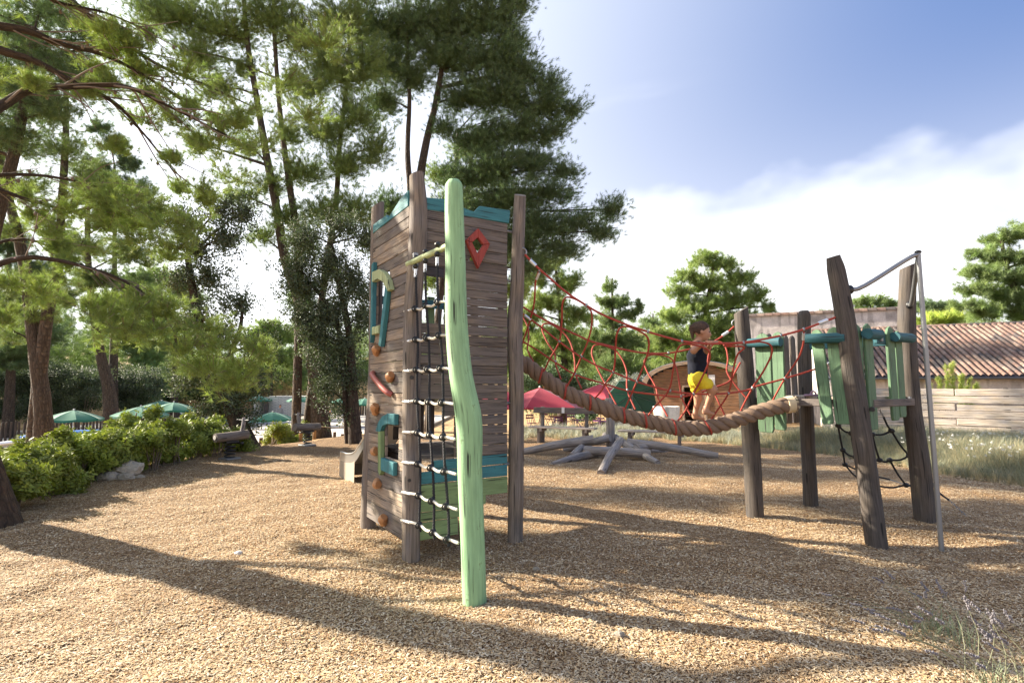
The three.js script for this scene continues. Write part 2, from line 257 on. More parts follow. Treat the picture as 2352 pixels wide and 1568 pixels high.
structure('ground', sheet(220, 220, (u, v) => { const x = grade(u, -420, -48, 40, 420), z = grade(v, 260, 12, -78, -520); return [x, height(x, z) - 0.03 - 0.16 * smooth(0.3, 1.2, Math.min(x - leftEdge(z), rightEdge(z) - x, z + 18.4, 1.9 - z)), z]; }), M.soil);
const playY = (x, z) => height(x, z) + rough(x, z) + 0.012;
structure('playground_surface', sheet(240, 300, (u, v) => { const z = lerp(2, -18.6, v), x = lerp(leftEdge(z), rightEdge(z), u), k = smooth(0, 0.03, Math.min(u, 1 - u)) * smooth(1, 0.97, v); return [x, height(x, z) - 0.035 + (rough(x, z) + 0.047) * k, z]; }, 1 / 1.5), M.chips);
// ---------------------------------------------------------------- climbing tower
const N = V(-0.995, 0, -5.223), L = V(-1.702, 0, -6.286), R = V(0.028, 0, -5.847), B = V(-0.68, 0, -6.91), GP = V(-0.297, 0, -4.218);
function face(A, C) { const ex = C.clone().sub(A).setY(0).normalize(), ez = V().crossVectors(ex, V(0, 1, 0)); return { A, len: A.distanceTo(C), m: new THREE.Matrix4().makeBasis(ex, V(0, 1, 0), ez).setPosition(A), p: (u, v, w = 0) => A.clone().addScaledVector(ex, u).addScaledVector(ez, w).setY(A.y + v), q: new THREE.Quaternion().setFromRotationMatrix(new THREE.Matrix4().makeBasis(ex, V(0, 1, 0), ez)) }; }
function onFace(parent, f, name, geo, m, u, v, w, tilt = 0, label) { const o = part(parent, name, geo, m, label), b = bases.get(parent); o.position.copy(f.p(u, v, w)); if (b) o.position.sub(b); o.quaternion.copy(f.q).multiply(new THREE.Quaternion().setFromAxisAngle(V(0, 0, 1), tilt)); return o; }
const tower = thing('climbing_tower', 'tall climbing tower of weathered boards with teal trim and pale green post', 'climbing tower', V(-0.8, 0, -6));
reseed(5);
function post(t, name, pts, r, m, s, slant = [0, 0], wob = 0.05) {
  const o = part(t, name, bar(pts, r, { sides: 20, steps: 34, wob, s, slant }), m); return o;
}
post(tower, 'post', [V(-0.975, -0.2, -5.22), V(-0.99, 0.8, -5.223), V(-1.0, 1.6, -5.223), V(-1.005, 2.4, -5.223), V(-0.965, 3.05, -5.223), V(-0.96, 3.5, -5.223), V(-0.985, 3.84, -5.223)], [0.088, 0.088, 0.088, 0.09, 0.092, 0.088, 0.074], M.post, 3, [0.25, 0.1]);
post(tower, 'post', [V(-1.69, -0.2, -6.286), V(-1.68, 0.8, -6.286), V(-1.65, 1.7, -6.286), V(-1.655, 2.4, -6.286), V(-1.66, 3.3, -6.286), V(-1.66, 3.88, -6.286)], [0.088, 0.088, 0.08, 0.078, 0.08, 0.076], M.post, 5, [0.55, 0.3]);
post(tower, 'post', [V(0.03, -0.2, -5.847), V(0.045, 0.8, -5.847), V(0.05, 1.7, -5.847), V(0.03, 2.3, -5.847), V(0.06, 2.8, -5.847), V(0.075, 3.4, -5.847), V(0.095, 3.86, -5.847)], [0.084, 0.084, 0.084, 0.09, 0.078, 0.074, 0.066], M.post, 8, [0.1, -0.5]);
post(tower, 'post', [V(-0.68, -0.2, -6.91), V(-0.66, 1.4, -6.91), V(-0.68, 2.6, -6.91), V(-0.67, 3.4, -6.91)], [0.085, 0.085, 0.08, 0.072], M.post, 9, [0.3, 0.2]);
post(tower, 'green_post', [V(-0.285, -0.2, -4.218), V(-0.31, 0.5, -4.218), V(-0.335, 1.0, -4.218), V(-0.345, 1.38, -4.218), V(-0.41, 1.75, -4.218), V(-0.455, 2.2, -4.218), V(-0.465, 2.7, -4.218), V(-0.478, 3.1, -4.218), V(-0.485, 3.33, -4.218), V(-0.486, 3.37, -4.218)], [0.094, 0.096, 0.098, 0.108, 0.096, 0.09, 0.082, 0.078, 0.072, 0.045], M.green, 13, [0, 0], 0.045);
for (const [p, r, n] of [[V(-0.995, 1.75, -5.223), 0.02, 1], [V(-1.0, 0.76, -5.223), 0.017, 1]]) { const c = p.clone().setZ(p.z + 0.085); const g = new THREE.CylinderGeometry(r, r * 1.1, 0.016, 14); g.rotateX(Math.PI / 2); g.translate(c.x + 0.01, c.y, c.z); part(tower, 'bolt_cap', g, M.black); }
// boards of one face: rows of [bottom, top], openings as (v) -> [u0, u1] or null
function boarding(host, f, rows, u0, u1, w, thick, hole, mats3) {
  let i = 0;
  for (const [v0, v1, m, a = u0, b = u1, tilt = rr(-0.006, 0.006)] of rows) {
    let spans = [[a, b]];
    for (const h of [].concat(hole ? hole((v0 + v1) / 2) : [])) if (h) spans = spans.flatMap(([p, q]) => (h[1] <= p || h[0] >= q ? [[p, q]] : [[p, h[0]], [h[1], q]].filter(([x, y]) => y - x > 0.03)));
    for (const [p, q] of spans) onFace(host, f, 'board', cbox(Math.round((q - p) * 100) / 100, Math.round((v1 - v0 - 0.005) * 1000) / 1000, thick, 0.004, i++ % 5), m || pick(mats3), (p + q) / 2, (v0 + v1) / 2, w + rr(-0.003, 0.003), tilt);
  }
}
const cuts = (a) => a.slice(0, -1).map((v, i) => [a[i + 1], v]);
const fR = face(N, R), fL = face(L, N), fB = face(B, L), fK = face(R, B);
{ // front right face
  const rows = cuts([3.496, 3.384, 3.264, 3.139, 3.013, 2.903, 2.786, 2.692, 2.60, 2.52, 2.42, 2.306, 2.20, 2.09, 1.985, 1.88, 1.785, 1.684, 1.53, 1.358, 1.254, 1.157, 1.041, 0.935]).map((r) => [...r, null, 0.035, 1.085]);
  const hole = (v) => [v > 2.306 && v < 2.85 ? [0, 0.325] : null, v > 0.935 && v < 1.53 ? [0, v > 1.31 ? 0.335 : 0.455] : null, Math.abs(v - 3.19) < 0.12 ? [0.69 - 0.075, 0.69 + 0.07] : null];
  const wall = assembly(tower, 'wall'), dia = assembly(tower, 'diamond_window');
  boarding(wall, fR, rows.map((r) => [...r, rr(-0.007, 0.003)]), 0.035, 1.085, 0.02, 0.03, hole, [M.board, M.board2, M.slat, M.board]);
  boarding(wall, fR, [[0.824, 0.93, M.teal, 0.235, 1.085, 0.02], [0.699, 0.82, M.teal, 0.055, 1.085, 0.0], [0.52, 0.695, M.olive, 0.058, 1.085, 0.0], [0.43, 0.555, M.olive, 0.06, 0.82, 0], [0.335, 0.427, M.olive, 0.06, 0.66, 0], [0.165, 0.332, M.olive, 0.06, 0.50, 0.01]], 0, 1, 0.021, 0.032, null, [M.olive]);
  onFace(wall, fR, 'teal_cap_board', boxUV(plate([[0.028, 3.48], [0.03, 3.60], [0.32, 3.63], [0.53, 3.575], [0.66, 3.555], [0.73, 3.632], [1.12, 3.652], [1.105, 3.502]], 0.034), 'x'), M.teal, 0, 0, 0.022);
  for (const [q, nm] of [[[[0.69, 3.365], [0.547, 3.214], [0.617, 3.199], [0.688, 3.265]], 0], [[[0.69, 3.365], [0.835, 3.214], [0.752, 3.194], [0.688, 3.265]], 1], [[[0.547, 3.21], [0.695, 2.925], [0.685, 3.083], [0.617, 3.196]], 2], [[[0.835, 3.21], [0.695, 2.925], [0.685, 3.083], [0.752, 3.19]], 3]]) onFace(dia, fR, 'frame_piece', boxUV(plate(nm === 1 || nm === 3 ? q : q.slice().reverse(), 0.05, 0.005), 'y'), M.red, 0, 0, 0.06);
  for (const u of [0.07, 1.03]) onFace(wall, fR, 'batten', cbox(0.05, 2.5, 0.05), M.board2, u, 2.3, -0.025);
  for (const v of [0.82, 1.48, 2.85, 3.42]) part(tower, 'bracket', stick(fR.p(1.06, v, 0.0), fR.p(1.2, v, -0.01), 0.017), M.steel);
}
{ // front left face, in sunlight; u here runs from the far left post towards the near post
  const un = (u) => 1.276 - u, rows = cuts([3.53, 3.415, 3.30, 3.19, 3.07, 2.95, 2.84, 2.72, 2.61, 2.50, 2.38, 2.27, 2.155, 2.04, 1.925, 1.815, 1.70, 1.59, 1.47, 1.36, 1.245, 1.13, 1.02, 0.91, 0.81, 0.712, 0.58, 0.458, 0.353, 0.16]);
  const hole = (v) => [v > 2.34 && v < 2.9 ? [un(1.03), un(lerp(0.80, 0.62, (v - 2.34) / 0.5))] : null, v > 0.9 && v < 1.27 ? [un(0.63), un(0.25)] : null];
  const wall = assembly(tower, 'wall');
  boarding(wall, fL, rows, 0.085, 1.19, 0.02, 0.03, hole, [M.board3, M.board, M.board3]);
  onFace(wall, fL, 'teal_cap_board', boxUV(plate([[0.08, 3.515], [0.09, 3.62], [un(0.74), 3.615], [un(0.68), 3.56], [un(0.36), 3.66], [un(0.1), 3.70], [un(0.1), 3.53]], 0.034), 'x'), M.teal, 0, 0, 0.024);
  let win = assembly(tower, 'arched_window'); const fr = (name, pts, m, w = 0.06, d = 0.05) => onFace(win, fL, name, boxUV(plate(pts.map(([u, v]) => [un(u), v]), d, 0.005), 'y'), m, 0, 0, w);
  fr('side_frame', [[1.09, 3.10], [1.02, 3.12], [1.015, 2.30], [1.065, 2.17]], M.teal); fr('side_frame', [[0.60, 2.80], [0.52, 2.74], [0.70, 2.10], [0.78, 2.12]], M.teal);
  fr('arch', [[1.02, 3.0], [0.80, 2.99], [0.62, 2.92], [0.50, 2.82], [0.43, 2.70], [0.50, 2.69], [0.58, 2.76], [0.68, 2.83], [0.82, 2.88], [1.02, 2.88]], M.lime, 0.066, 0.06); fr('sill', [[1.015, 2.35], [0.80, 2.35], [0.80, 2.26], [1.015, 2.26]], M.lime);
  win = assembly(tower, 'arched_window'); fr('arch', [[0.81, 1.17], [0.74, 1.27], [0.62, 1.34], [0.45, 1.38], [0.25, 1.38], [0.25, 1.27], [0.45, 1.27], [0.60, 1.24], [0.68, 1.17]], M.teal); fr('side_frame', [[0.73, 1.17], [0.65, 1.18], [0.62, 0.74], [0.66, 0.71], [0.71, 0.76]], M.olive); fr('sill', [[0.62, 0.90], [0.25, 0.89], [0.25, 0.76], [0.62, 0.77]], M.teal);
  for (const u of [0.13, 1.1]) onFace(wall, fL, 'batten', cbox(0.05, 3.2, 0.05), M.board2, u, 1.9, -0.025);
  for (const [u, v, t] of [[0.90, 2.06, 0.2], [0.89, 1.395, 0.5], [0.875, 0.94, -0.2], [0.78, 0.60, -0.3], [0.56, 0.245, 0.45], [0.45, 1.75, 0.1]]) {
    const g = merge([ball(V(-0.03, 0, 0.02), 0.055, 1.15, 0.85, 0.8, 12), bar([V(-0.02, 0, 0.02), V(0.04, 0.015, 0.05), V(0.075, 0.03, 0.045)], [0.045, 0.052, 0.04], { sides: 10, steps: 6 })]);
    onFace(tower, fL, 'climbing_hold', g, M.hold, un(u), v, 0.03, t);
  }
  part(tower, 'grab_pipe', bar([fL.p(un(1.03), 1.82, 0.05), fL.p(un(0.95), 1.80, 0.09), fL.p(un(0.45), 1.60, 0.09), fL.p(un(0.42), 1.575, 0.05)], 0.03, { sides: 12, steps: 16 }), M.pipe);
  for (const v of [0.3, 1.4, 3.0]) part(tower, 'bracket', stick(fL.p(0.0, v, 0.0), fL.p(0.12, v, 0.01), 0.017), M.steel);
}
{ // far faces, decks, inner rails
  const rear = assembly(tower, 'wall'), rail = assembly(tower, 'slatted_rail');
  boarding(rear, fB, cuts([3.45, 3.33, 3.21, 3.09]), 0.1, 1.1, 0.02, 0.03, null, [M.board2]);
  onFace(tower, fB, 'teal_rail', cbox(1.1, 0.10, 0.05), M.teal, 0.6, 2.72, 0.0);
  onFace(tower, fB, 'green_slat', cbox(0.10, 0.75, 0.03), M.olive, 0.42, 2.45, 0.03);
  for (const u of [0.42, 0.56, 0.71, 0.85]) onFace(rail, fB, 'slat', cbox(0.105, 0.56, 0.03, 0.006, Math.floor(u * 7)), M.board2, u, 1.30, 0.0);
  onFace(rail, fB, 'rail', cbox(1.1, 0.09, 0.05), M.board2, 0.6, 1.58, 0.01);
  for (const u of [0.5, 0.78]) onFace(tower, fK, 'side_slat', cbox(0.12, 1.1, 0.03), M.board2, u, 1.35, 0.0);
  for (const [y, a, b] of [[0.95, 0.06, 1.2], [1.88, 0.06, 1.2]]) for (let i = 0, deck = assembly(tower, 'deck'); i < 9; i++) { const v = lerp(a, b, i / 8); onFace(deck, fR, 'deck_board', cbox(1.02, 0.035, 0.11, 0.005, i % 5), M.board, 0.6, y, -v - 0.05); }
  for (const u of [0.12, 1.05]) onFace(tower, fR, 'joist', cbox(0.07, 0.09, 1.1), M.board2, u, 0.885, -0.65);
  for (const u of [0.12, 1.05]) onFace(tower, fR, 'joist', cbox(0.07, 0.09, 1.1), M.board2, u, 1.815, -0.65);
}
// ---------------------------------------------------------------- rope ladder between tower and green post
{
  const f = face(N, GP), net = thing('rope_ladder_net', 'black and white rope climbing net beside the pale green post', 'climbing net', V(-0.7, 0, -4.75));
  const barA = f.p(-0.02, 2.895, 0.06), barB = f.p(0.74, 2.935, -0.02);
  part(net, 'top_bar', stick(barA, barB, 0.03, { sides: 14 }), M.lime);
  part(net, 'mounting_plate', boxAt(0.055, 0.19, 0.02, -0.965, 2.9, -5.128, 0.008), M.steel);
  const U0 = [0.10, 0.32, 0.575], U1 = [0.30, 0.585, 0.85], rowsV = [2.42, 2.115, 1.82, 1.52, 1.225, 0.936, 0.65, 0.386], uu = (k, v) => lerp(U1[k], U0[k], (v - 0.386) / 2.5);
  for (let k = 0; k < 3; k++) {
    const pts = [], wv = (v) => 0.02 * Math.sin(v * 5 + k); pts.push(f.p(uu(k, 2.85), 2.80, 0.03)); for (const v of rowsV) pts.push(f.p(uu(k, v), v, 0.03 + wv(v) * 0.5)); pts.push(f.p(uu(k, 0.33), 0.33, 0.03));
    // two twisted strands
    const c = cr(pts); for (const ph of [0, 2.09, 4.19]) { const q = []; for (let i = 0; i <= 150; i++) { const t = i / 150, p = c.getPoint(t), a = t * 2.6 * Math.PI * 2 / 0.075 + ph; q.push(p.add(V(Math.cos(a) * 0.0065, 0, Math.sin(a) * 0.0065))); } part(net, 'black_strand', bar(q, 0.0078, { sides: 5, curve: false }), M.blackRope); }
    const tp = f.p(uu(k, 2.87), lerp(2.895, 2.93, U0[k] / 0.75), 0.03);
    for (const dy of [0.045, -0.045]) part(net, 'bar_clamp', ball(tp.clone().add(V(0, dy, 0)), 0.028, 1, 0.95, 1), M.black);
    part(net, 'ferrule', stick(tp.clone().add(V(0, -0.075, 0)), tp.clone().add(V(0, -0.155, 0)), 0.016, { sides: 8 }), M.ferrule);
  }
  rowsV.forEach((v, i) => {
    const a = f.p(-0.02 + (i > 3 ? 0.02 : 0), v - 0.01, 0.09), b = f.p(lerp(0.80, 0.97, i / 7), v - 0.01, 0.0), pts = [a], kn = [0, 1, 2].map((k) => f.p(uu(k, v), v, 0.035));
    pts.push(kn[0]); for (let k = 0; k < 2; k++) pts.push(kn[k].clone().lerp(kn[k + 1], 0.5).add(V(0, -0.018, 0)), kn[k + 1]); pts.push(b);
    part(net, 'white_rung', bar(pts, 0.0125, { sides: 8, steps: 30 }), M.whiteRope);
    for (const p of kn) part(net, 'knot_clamp', merge([ball(p, 0.03, 0.85, 1.2, 1), new THREE.TorusGeometry(0.024, 0.008, 6, 12).rotateY(0.5).translate(p.x - 0.012, p.y, p.z + 0.02)]), M.black);
    for (const [p, q] of [[a, kn[0]], [b, kn[2]]]) part(net, 'rung_ferrule', stick(p.clone().lerp(q, 0.15), p.clone().lerp(q, 0.5), 0.0145, { sides: 8 }), M.ferrule);
  });
}
// ---------------------------------------------------------------- slide
{
  const sl = thing('metal_slide', 'brushed metal slide with beige sides running from the tower', 'slide', V(-2.2, 0, -8.3));
  const s0 = V(-1.0, 0, -6.75), dir = V(-2.98, 0, -10.02).sub(s0).setY(0).normalize(), side = V(-dir.z, 0, dir.x);
  const prof = [[0, 1.88], [0.35, 1.85], [0.9, 1.52], [2.4, 0.62], [2.85, 0.38], [3.3, 0.30], [3.85, 0.28]], c = cr(prof.map(([a, y]) => V(a, y, 0))), W = 0.24;
  const strip = (w0, h0, w1, h1, n = 40, t0 = 0) => { const pos = [], idx = [], uv = []; for (let i = 0; i <= n; i++) { const p = c.getPoint(lerp(t0, 1, i / n)); for (const [w, h] of [[w0, h0], [w1, h1]]) { const q = s0.clone().addScaledVector(dir, p.x).addScaledVector(side, w).setY(h === 'g' ? 0.0 : p.y + h); pos.push(q.x, q.y, q.z); uv.push(p.x, h === 'g' ? 0 : h); } if (i) { const a = i * 2; idx.push(a - 2, a - 1, a, a, a - 1, a + 1); } } const g = new THREE.BufferGeometry(); g.setAttribute('position', new THREE.Float32BufferAttribute(pos, 3)); g.setAttribute('uv', new THREE.Float32BufferAttribute(uv, 2)); g.setIndex(idx); g.computeVertexNormals(); return g; };
  const two = M.brushed.clone(); two.side = THREE.DoubleSide; two.name = 'slide_steel'; const pan = M.slidePanel.clone(); pan.side = THREE.DoubleSide;
  part(sl, 'bed', strip(-W, 0, W, 0), two);
  for (const k of [-1, 1]) {
    part(sl, 'side_wall', merge([strip(k * W, 0, k * W, 0.17), strip(k * (W + 0.012), 0, k * (W + 0.012), 0.17)]), two);
    part(sl, 'side_panel', strip(k * (W + 0.015), 'g', k * (W + 0.015), 0.02, 30, 0.66), pan);
    const rail = []; for (let i = 0; i <= 24; i++) { const p = c.getPoint(i / 24); rail.push(s0.clone().addScaledVector(dir, p.x).addScaledVector(side, k * (W + 0.006)).setY(p.y + 0.175)); } rail.push(rail[24].clone().setY(0.02));
    part(sl, 'rail', bar(rail, 0.018, { sides: 8, curve: false }), M.brushed);
  }
  const e = s0.clone().addScaledVector(dir, 3.66 + 0.2); part(sl, 'end_panel', cbox(0.5, 0.28, 0.015, 0.003).clone().rotateY(Math.atan2(dir.x, dir.z)).translate(e.x, 0.14, e.z), M.slidePanel);
}
// ---------------------------------------------------------------- platform frame
const A2 = V(3.09, 0, -6.8), B2 = V(4.19, 0, -7.51), C2 = V(3.85, 0, -5.7), D2 = V(5.05, 0, -6.56);
const frame = thing('play_platform', 'raised wooden play platform with sage green slats and dark leaning posts', 'play platform', V(4.05, 0, -6.6));
post(frame, 'post', [V(3.09, -0.2, -6.8), V(3.07, 1, -6.8), V(3.03, 2, -6.8), V(3.01, 2.66, -6.8)], [0.108, 0.106, 0.104, 0.09], M.framePost, 21, [0.5, 0.2]);
post(frame, 'post', [V(4.2, -0.2, -7.51), V(4.2, 1, -7.51), V(4.21, 2, -7.51), V(4.24, 2.70, -7.51), V(4.24, 2.76, -7.51)], [0.095, 0.092, 0.09, 0.085, 0.06], M.framePost, 22);
post(frame, 'post', [V(3.87, -0.2, -5.69), V(3.80, 0.8, -5.69), V(3.72, 1.7, -5.7), V(3.67, 2.4, -5.7), V(3.60, 2.95, -5.7), V(3.575, 3.10, -5.7)], [0.104, 0.1, 0.098, 0.098, 0.088, 0.066], M.framePost, 23, [0.1, 0]);
post(frame, 'post', [V(5.06, -0.2, -6.56), V(5.04, 0.7, -6.56), V(4.99, 1.35, -6.56), V(4.97, 1.8, -6.56), V(5.0, 2.5, -6.56), V(5.06, 3.19, -6.56)], [0.112, 0.112, 0.10, 0.108, 0.098, 0.088], M.framePost, 24, [0.4, 0.3]);
{
  const DY = 1.53, fAC = face(A2, C2), fCD = face(C2, D2), fAB = face(B2, A2), fBD = face(D2, B2);
  for (let i = 0, deck = assembly(frame, 'deck'); i < 10; i++) onFace(deck, fCD, 'deck_board', cbox(1.18, 0.035, 0.118, 0.005, i % 5), M.bench, 0.72, DY, -0.12 - i * 0.125);
  for (const [f, u, l] of [[fAC, 0.66, 1.1], [fCD, 0.74, 1.22]]) onFace(frame, f, 'edge_beam', cbox(l, 0.085, 0.05), M.slat, u, DY - 0.055, 0.0);
  for (const [f, u, l] of [[fAB, 0.66, 1.1], [fBD, 0.66, 1.1]]) onFace(frame, f, 'edge_beam', cbox(l, 0.085, 0.05), M.slat, u, DY - 0.055, 0.02);
  const slat = (f, u, w, v0, v1, m, tilt = 0, out = 0.06, nm = 'slat') => { const h = v1 - v0, r = w / 2; onFace(frame, f, nm, boxUV(plate([[-r * 0.8, 0], [-r, r * 0.4], [-r * 1.05, h - r * 0.9], [-r * 0.6, h - r * 0.25], [0, h], [r * 0.6, h - r * 0.25], [r * 1.05, h - r * 0.9], [r, r * 0.4], [r * 0.8, 0]], 0.032, 0.006), 'y', u, v0), m, u, v0, out, tilt); };
  // beside post A (far left), beside post C and its right, beside post D
  slat(fAC, 0.265, 0.195, 1.10, 2.33, M.green2, 0.0, 0.12); slat(fAC, 0.445, 0.135, 1.14, 2.33, M.green2, -0.01, 0.12);
  slat(fAC, 0.985, 0.125, 1.24, 2.32, M.green2, 0.07, 0.12); slat(fAC, 1.147, 0.16, 1.25, 2.33, M.green2, 0.045, 0.12);
  slat(fCD, -0.06, 0.19, 1.22, 2.34, M.green2, 0.02, -0.03); slat(fCD, 0.14, 0.19, 1.19, 2.36, M.green2, 0.02, 0.0); slat(fCD, 0.77, 0.19, 1.27, 2.37, M.green2, 0.02, 0.0); slat(fCD, 0.99, 0.19, 1.30, 2.33, M.green2, 0, 0.0);
  for (const u of [0.28, 0.46, 0.65, 0.85, 1.02]) slat(fAB, u, 0.11, 1.16, 2.38, M.slat, rr(-0.02, 0.02), -0.02, 'grey_slat');
  const tb = (f, a, b, v0, v1, out) => part(frame, 'teal_rail', bar([f.p(a, v0, out), f.p((a + b) / 2, (v0 + v1) / 2, out), f.p(b, v1, out)], 0.058, { sides: 14, steps: 8, wob: 0.04, s: a * 3 }), M.tealDark);
  tb(fAC, 0.12, 0.53, 2.21, 2.20, 0.19); tb(fAC, 0.82, 1.25, 2.21, 2.19, 0.19); tb(fCD, -0.05, 0.26, 2.23, 2.24, 0.06); tb(fCD, 0.72, 1.24, 2.24, 2.25, 0.06);
  onFace(frame, fBD, 'teal_board', cbox(1.15, 0.14, 0.04), M.tealDark, 0.62, 2.26, 0.0); onFace(frame, fCD, 'teal_board', cbox(0.72, 0.13, 0.04), M.tealDark, 0.78, 2.22, -0.03);
  for (const [f, u, v] of [[fCD, 0.5, 2.22], [fCD, 1.06, 2.22], [fCD, 1.26, 1.5]]) onFace(frame, f, 'bracket', cbox(0.05, 0.08, 0.03), M.steel, u, v, 0.0);
  onFace(frame, fAC, 'bolt_cap', new THREE.CylinderGeometry(0.026, 0.028, 0.02, 14).rotateX(Math.PI / 2), M.black, 1.33, 1.42, 0.0).position.add(V(0.0, 0, 0.09));
  // sandals left on the deck
  for (const [x, z, a] of [[3.60, -6.32, 0.3], [3.76, -6.42, 0.8]]) {
    const sd = thing('sandal', a < 0.5 ? 'lilac child sandal on the deck, nearer the dark left post' : 'lilac child sandal on the deck, behind the pale green slats', 'sandal', V(x, 1.548, z), 'sandals left on the platform');
    const o = part(sd, 'sole', plate([[-0.09, -0.025], [-0.07, -0.035], [0.07, -0.04], [0.095, 0], [0.07, 0.04], [-0.07, 0.03], [-0.09, 0.02]], 0.022, 0.006).rotateX(-Math.PI / 2).rotateY(a).translate(x, 1.56, z), M.lilac);
    part(sd, 'strap', new THREE.TorusGeometry(0.036, 0.012, 6, 12, Math.PI).rotateY(Math.PI / 2 + a).translate(x + 0.03, 1.57, z), M.lilac); void o;
  }
}
{ // sliding pole
  const pl = thing('fire_pole', 'steel sliding pole with two arms bolted to the dark posts', 'sliding pole', V(4.47, 0, -5.6));
  part(pl, 'pole', stick(V(4.47, -0.1, -5.6), V(4.44, 3.12, -5.6), 0.024, { sides: 14 }), M.steel);
  part(pl, 'arm', bar([V(3.72, 2.72, -5.66), V(3.80, 2.73, -5.65), V(4.36, 3.07, -5.6), V(4.44, 3.10, -5.6)], 0.024, { sides: 12, steps: 18 }), M.steel);
  part(pl, 'arm', bar([V(4.98, 2.68, -6.47), V(4.93, 2.68, -6.38), V(4.52, 3.03, -5.72), V(4.45, 3.09, -5.61)], 0.024, { sides: 12, steps: 18 }), M.steel);
  part(pl, 'cap', ball(V(4.44, 3.125, -5.6), 0.034, 1, 0.6, 1), M.black);
  for (const p of [V(3.71, 2.72, -5.66), V(4.985, 2.68, -6.48)]) part(pl, 'flange', ball(p, 0.045, 1, 1.15, 0.8), M.black);
}
{ // black climbing net behind the platform
  const net = thing('rope_climbing_net', 'sloping black rope climbing net with round knots under the platform', 'climbing net', V(5.1, 0, -7.4));
  const p = (x, y, d) => { const c = [1780 + x / 1.913, 580 + y / 1.913].map((q) => q * 0.91875); return at(c[0], c[1], d); };
  const k = { a: p(605, 925, 6.95), b: p(667, 962, 6.85), c: p(768, 968, 6.75), d: p(860, 950, 6.7), e: p(627, 1042, 7.2), f: p(687, 1075, 7.1), g: p(803, 1090, 7.0), h: p(852, 1090, 6.98), i: p(945, 1070, 6.9), j: p(638, 1112, 7.45), l: p(720, 1190, 7.4), m: p(930, 1210, 7.15), n: p(1060, 1210, 7.1), t0: p(583, 845, 6.75), t1: p(792, 830, 6.6), z0: onGround(2158, 1139), z1: onGround(2228, 1192), o: p(800, 1215, 7.3) };
  const rope = (l) => { const pts = []; l.forEach((q, i) => { if (i) pts.push(l[i - 1].clone().lerp(q, 0.5).add(V(0, -0.025, 0))); pts.push(q); }); part(net, 'rope', bar(pts, 0.0125, { sides: 7, steps: pts.length * 5 }), M.blackRope); };
  rope([k.a, k.b]); rope([k.a, k.e]); rope([k.e, k.j]); rope([k.b, k.f]); rope([k.c, k.d]); rope([k.e, k.f]); rope([k.c, k.g]); rope([k.g, k.h]); rope([k.h, k.i]); rope([k.d, k.i]); rope([k.h, k.m]); rope([k.j, k.l, k.o]); rope([k.o, k.m, k.n]); rope([k.b, k.c]); rope([k.f, k.g]); rope([k.i, k.n]);
  const chain = (a, b) => { const n = Math.max(4, Math.round(a.distanceTo(b) / 0.036)), g = []; for (let i = 0; i < n; i++) { const t = new THREE.TorusGeometry(0.016, 0.0045, 5, 8); t.scale(0.7, 1.25, 1); t.rotateY(i % 2 ? Math.PI / 2 : 0); t.applyQuaternion(new THREE.Quaternion().setFromUnitVectors(V(0, 1, 0), b.clone().sub(a).normalize())); const q = a.clone().lerp(b, (i + 0.5) / n); g.push(t.translate(q.x, q.y, q.z)); } part(net, 'chain', merge(g), M.steel); };
  chain(k.t0, k.a.clone().lerp(k.t0, 0.35)); rope([k.a.clone().lerp(k.t0, 0.35), k.a]); chain(k.t1, k.d.clone().lerp(k.t1, 0.55)); rope([k.d.clone().lerp(k.t1, 0.55), k.d]);
  const m0 = k.j.clone().lerp(k.z0, 0.45), m1 = k.n.clone().lerp(k.z1, 0.45); rope([k.j, m0]); chain(m0, k.z0); rope([k.n, m1]); chain(m1, k.z1);
  for (const n of 'abcdefghijmn') part(net, 'knot', ball(k[n], 0.036, 1.1, 0.9, 1, 9), M.black);
}
